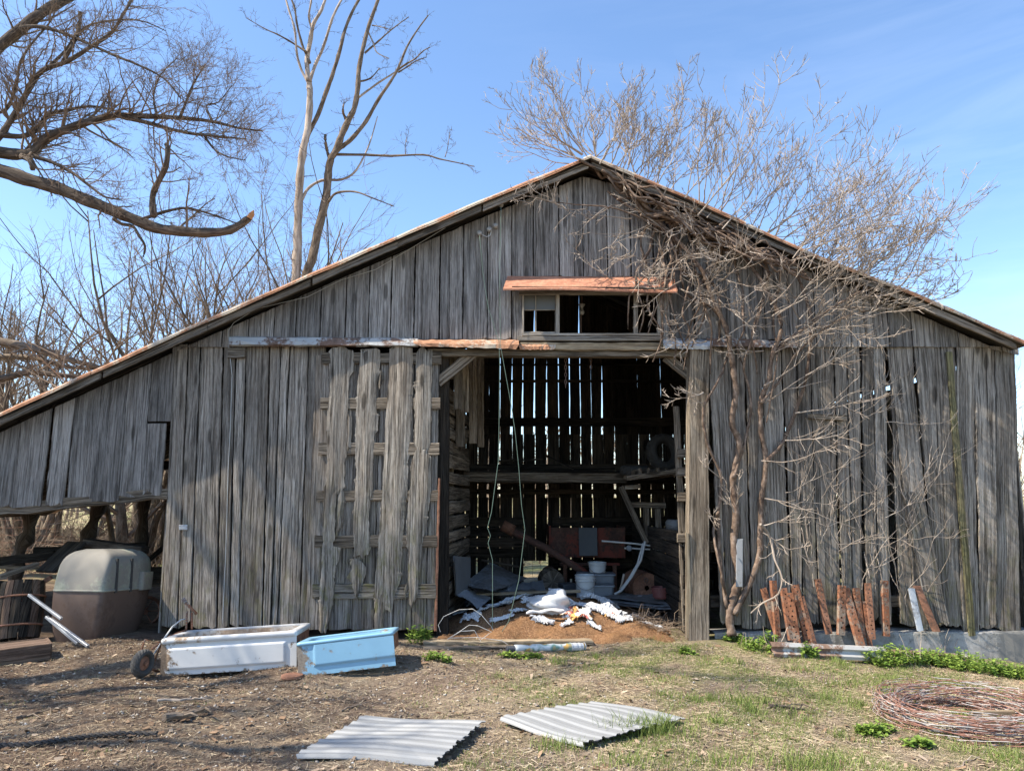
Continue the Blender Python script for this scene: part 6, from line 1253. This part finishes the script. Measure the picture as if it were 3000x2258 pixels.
def fld(x, y, s, ph):
    return (np.sin(x*s+ph)*np.sin(y*s*1.3+ph*2)+.7*np.sin(x*s*2.3+y*s*1.1+ph*3)+.5*np.sin(x*s*4.7-y*s*3.9+ph)+.4*np.sin(x*s*9.1+y*s*7.7))/2.6
def place(g, n, dens, x0=-6.5, x1=7.5, y0=4.2, y1=9.6):
    xs, ys = [], []; tot = 0
    while tot < n:
        x = g.uniform(x0, x1, n); y = y0+(y1-y0)*g.random(n)**1.25; m = (g.random(n) < dens(x, y)) & (np.abs(x) < y*.78+.6) & ~((y > 9.0) & ((x < -1.0) | (x > 2.1))); xs.append(x[m]); ys.append(y[m]); tot += m.sum()
    return np.concatenate(xs)[:n], np.concatenate(ys)[:n]
def strips(lmin, lmax, w, dens, lift=.006, pitch=.12):
    def f(g, n):
        x, y = place(g, n, dens); z = zgv(x, y)+.008+g.random(n)*lift; a = g.uniform(0, 2*np.pi, n); l = g.uniform(lmin, lmax, n)*.5; p = g.normal(0, pitch, n); c, s = np.cos(a), np.sin(a); ww = w*g.uniform(.5, 1.2, n); bend = g.normal(0, .15, n)*l
        D = np.stack([c*l, s*l, p*l], 1); S = np.stack([-s*ww, c*ww, g.normal(0, .3, n)*ww], 1); Pc = np.stack([x, y, z], 1); B = np.stack([-s*bend, c*bend, np.zeros(n)], 1)
        V = np.stack([Pc-D-S, Pc-D+S, Pc+B+S, Pc+B-S, Pc+D+S*.7, Pc+D-S*.7], 1).reshape(-1, 3); i = np.arange(n)[:, None]*6
        F = np.concatenate([i+np.array([[0,1,2,3]]), i+np.array([[3,2,4,5]])], 0); r = g.random(n); return V, F, np.concatenate([r, r])
    return f
def blades(hmin, hmax, w, dens, clump=0):
    def f(g, n):
        if clump:
            m = n//clump; cx, cy = place(g, m, dens); sp = g.uniform(.02, .10, m); x = np.repeat(cx, clump)+g.normal(0, 1, m*clump)*np.repeat(sp, clump); y = np.repeat(cy, clump)+g.normal(0, 1, m*clump)*np.repeat(sp, clump)*.8; hs = np.repeat(g.uniform(.5, 1.0, m), clump); n = m*clump
        else: x, y = place(g, n, dens); hs = np.ones(n)
        z = zgv(x, y); h = g.uniform(hmin, hmax, n)*hs; a = g.uniform(0, 2*np.pi, n); ln = g.uniform(.2, .9, n)*h; c, s = np.cos(a), np.sin(a); ww = w*g.uniform(.6, 1.2, n); b = g.uniform(0, 2*np.pi, n)
        P0 = np.stack([x, y, z], 1); S = np.stack([np.cos(b)*ww, np.sin(b)*ww, np.zeros(n)], 1); P1 = P0+np.stack([c*ln*.35, s*ln*.35, h*.6], 1); P2 = P0+np.stack([c*ln, s*ln, h], 1)
        V = np.stack([P0-S, P0+S, P1+S*.8, P1-S*.8, P2+S*.1, P2-S*.1], 1).reshape(-1, 3); i = np.arange(n)[:, None]*6; r = g.random(n); return V, np.concatenate([i+np.array([[0,1,2,3]]), i+np.array([[3,2,4,5]])], 0), np.concatenate([r, r])
    return f
def chips(smin, smax, dens, flat=.5):
    def f(g, n):
        x, y = place(g, n, dens); s = smin+(smax-smin)*g.random(n)**3; z = zgv(x, y)+s*.15; q = np.array([[1,0,0],[0,1,0],[-1,0,0],[0,-1,0],[.3,.2,1],[0,0,-.6]])[None]*(1+g.uniform(-.35,.35,(n,6,1)))*np.array([1,1,flat]); a = g.uniform(0, 6.28, n); c, s_ = np.cos(a)[:, None], np.sin(a)[:, None]
        X = q[:,:,0]*c-q[:,:,1]*s_; Y = q[:,:,0]*s_+q[:,:,1]*c; V = np.stack([x[:,None]+X*s[:,None], y[:,None]+Y*s[:,None]*.8, z[:,None]+q[:,:,2]*s[:,None]], 2).reshape(-1, 3); i = np.arange(n)[:,None]*6
        T_ = [[0,1,4],[1,2,4],[2,3,4],[3,0,4],[1,0,5],[2,1,5],[3,2,5],[0,3,5]]; F = np.concatenate([i+np.array([t]) for t in T_], 0); r = g.random(n); return V, F, np.tile(r, 8)
    return f
def attr_mat(name, stops, rough=.9):
    t = NT(name); return t.done(t.ramp(t.rnd(), stops), rough, spec=.15)
right = lambda x: np.clip((x+1.2)/2.8, 0, 1)
scatter('straw_litter', 'dry straw and grass clippings scattered over the dirt', 'straw', 75000, strips(.02, .085, .0016, lambda x, y: .25+.75*right(x)*np.clip(.6+fld(x, y, 1.1, 1), .1, 1)), attr_mat('dry_straw', [(0, (.26,.19,.115)), (.5, (.42,.33,.21)), (1, (.60,.50,.35))]), 1)
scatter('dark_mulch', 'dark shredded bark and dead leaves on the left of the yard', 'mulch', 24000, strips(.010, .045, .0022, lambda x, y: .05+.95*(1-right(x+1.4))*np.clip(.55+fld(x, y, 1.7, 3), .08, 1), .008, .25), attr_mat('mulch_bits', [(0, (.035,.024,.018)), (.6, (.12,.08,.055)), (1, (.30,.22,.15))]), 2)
scatter('dead_leaf_litter', 'brown dead leaves lying about', 'leaves', 1500, strips(.03, .07, .014, lambda x, y: np.clip(.4+.5*fld(x, y, .9, 2), .05, 1), .01, .25), attr_mat('dead_leaf', [(0, (.13,.08,.05)), (.6, (.27,.18,.115)), (1, (.46,.36,.26))]), 3)
scatter('gravel', 'small stones and soil crumbs in the dirt', 'gravel', 16000, chips(.004, .022, lambda x, y: np.clip(.5+.5*fld(x, y, 1.4, 4), .05, 1)*(1-.6*right(x-1.5))), attr_mat('stone_bits', [(0, (.10,.07,.05)), (.6, (.26,.21,.17)), (.9, (.42,.38,.33)), (1, (.62,.60,.56))]), 4)
gd = lambda x, y: np.clip(right(x-.1)*(.22+1.5*fld(x, y, 2.2, 5)), 0, 1)*np.clip(1.15-.0*y, 0, 1)+.004
scatter('patchy_grass', 'short patchy green grass over the right of the yard', 'grass', 90000, blades(.012, .045, .0018, gd, 10), grassm, 5)
gd2 = lambda x, y: np.clip(right(x-.8)*(fld(x, y, 3.1, 7)-.2)*2, 0, 1)+.001
scatter('tall_grass', 'taller grass tufts in the right foreground', 'grass', 7000, blades(.04, .10, .0026, gd2, 60), grassm, 6)
def tuft(u, v, rx, h, n, seed):
    c = G(u, v)
    def f(g, n_):
        old = place
        x = c.x+g.normal(0, rx, n_); y = c.y+g.normal(0, rx*.5, n_); z = zgv(x, y); hh = g.uniform(.4, 1, n_)*h; a = g.uniform(0, 6.28, n_); ln = hh*g.uniform(.2, .8, n_); b = g.uniform(0, 6.28, n_); P0 = np.stack([x, y, z], 1); S = np.stack([np.cos(b)*.0025, np.sin(b)*.0025, 0*b], 1); P1 = P0+np.stack([np.cos(a)*ln*.35, np.sin(a)*ln*.35, hh*.6], 1); P2 = P0+np.stack([np.cos(a)*ln, np.sin(a)*ln, hh], 1)
        V = np.stack([P0-S, P0+S, P1+S*.8, P1-S*.8, P2+S*.1, P2-S*.1], 1).reshape(-1, 3); i = np.arange(n_)[:, None]*6; r = g.random(n_); return V, np.concatenate([i+np.array([[0,1,2,3]]), i+np.array([[3,2,4,5]])], 0), np.concatenate([r, r])
    return f
for k, (u, v, rx, h, n, lb) in enumerate([(1905,2150,.14,.17,420,'long grass tuft growing over the corner of the skewed ribbed panel'), (1640,2190,.10,.09,160,'small grass tuft below the skewed ribbed panel'), (2370,2250,.16,.13,380,'grass tuft cut by the bottom edge left of the wire coil'), (2130,2240,.14,.10,200,'grass tuft near the bottom edge, middle right'), (1850,2235,.14,.08,200,'low grass right of the skewed panel tip'), (2175,2060,.12,.10,220,'bright grass tuft in the middle of the right yard'), (2035,2055,.12,.08,160,'short grass tuft left of the bright one'), (2480,2010,.14,.09,200,'grass tuft in front of the nettles'), (2350,1965,.14,.08,180,'grass tuft below the rusty bars')]):
    o = scatter('grass_tuft', lb, 'grass tuft', n, tuft(u, v, rx, h, n, k), grassm, 20+k); o['kind'] = 'thing'; o['group'] = 'grass tufts in the yard'
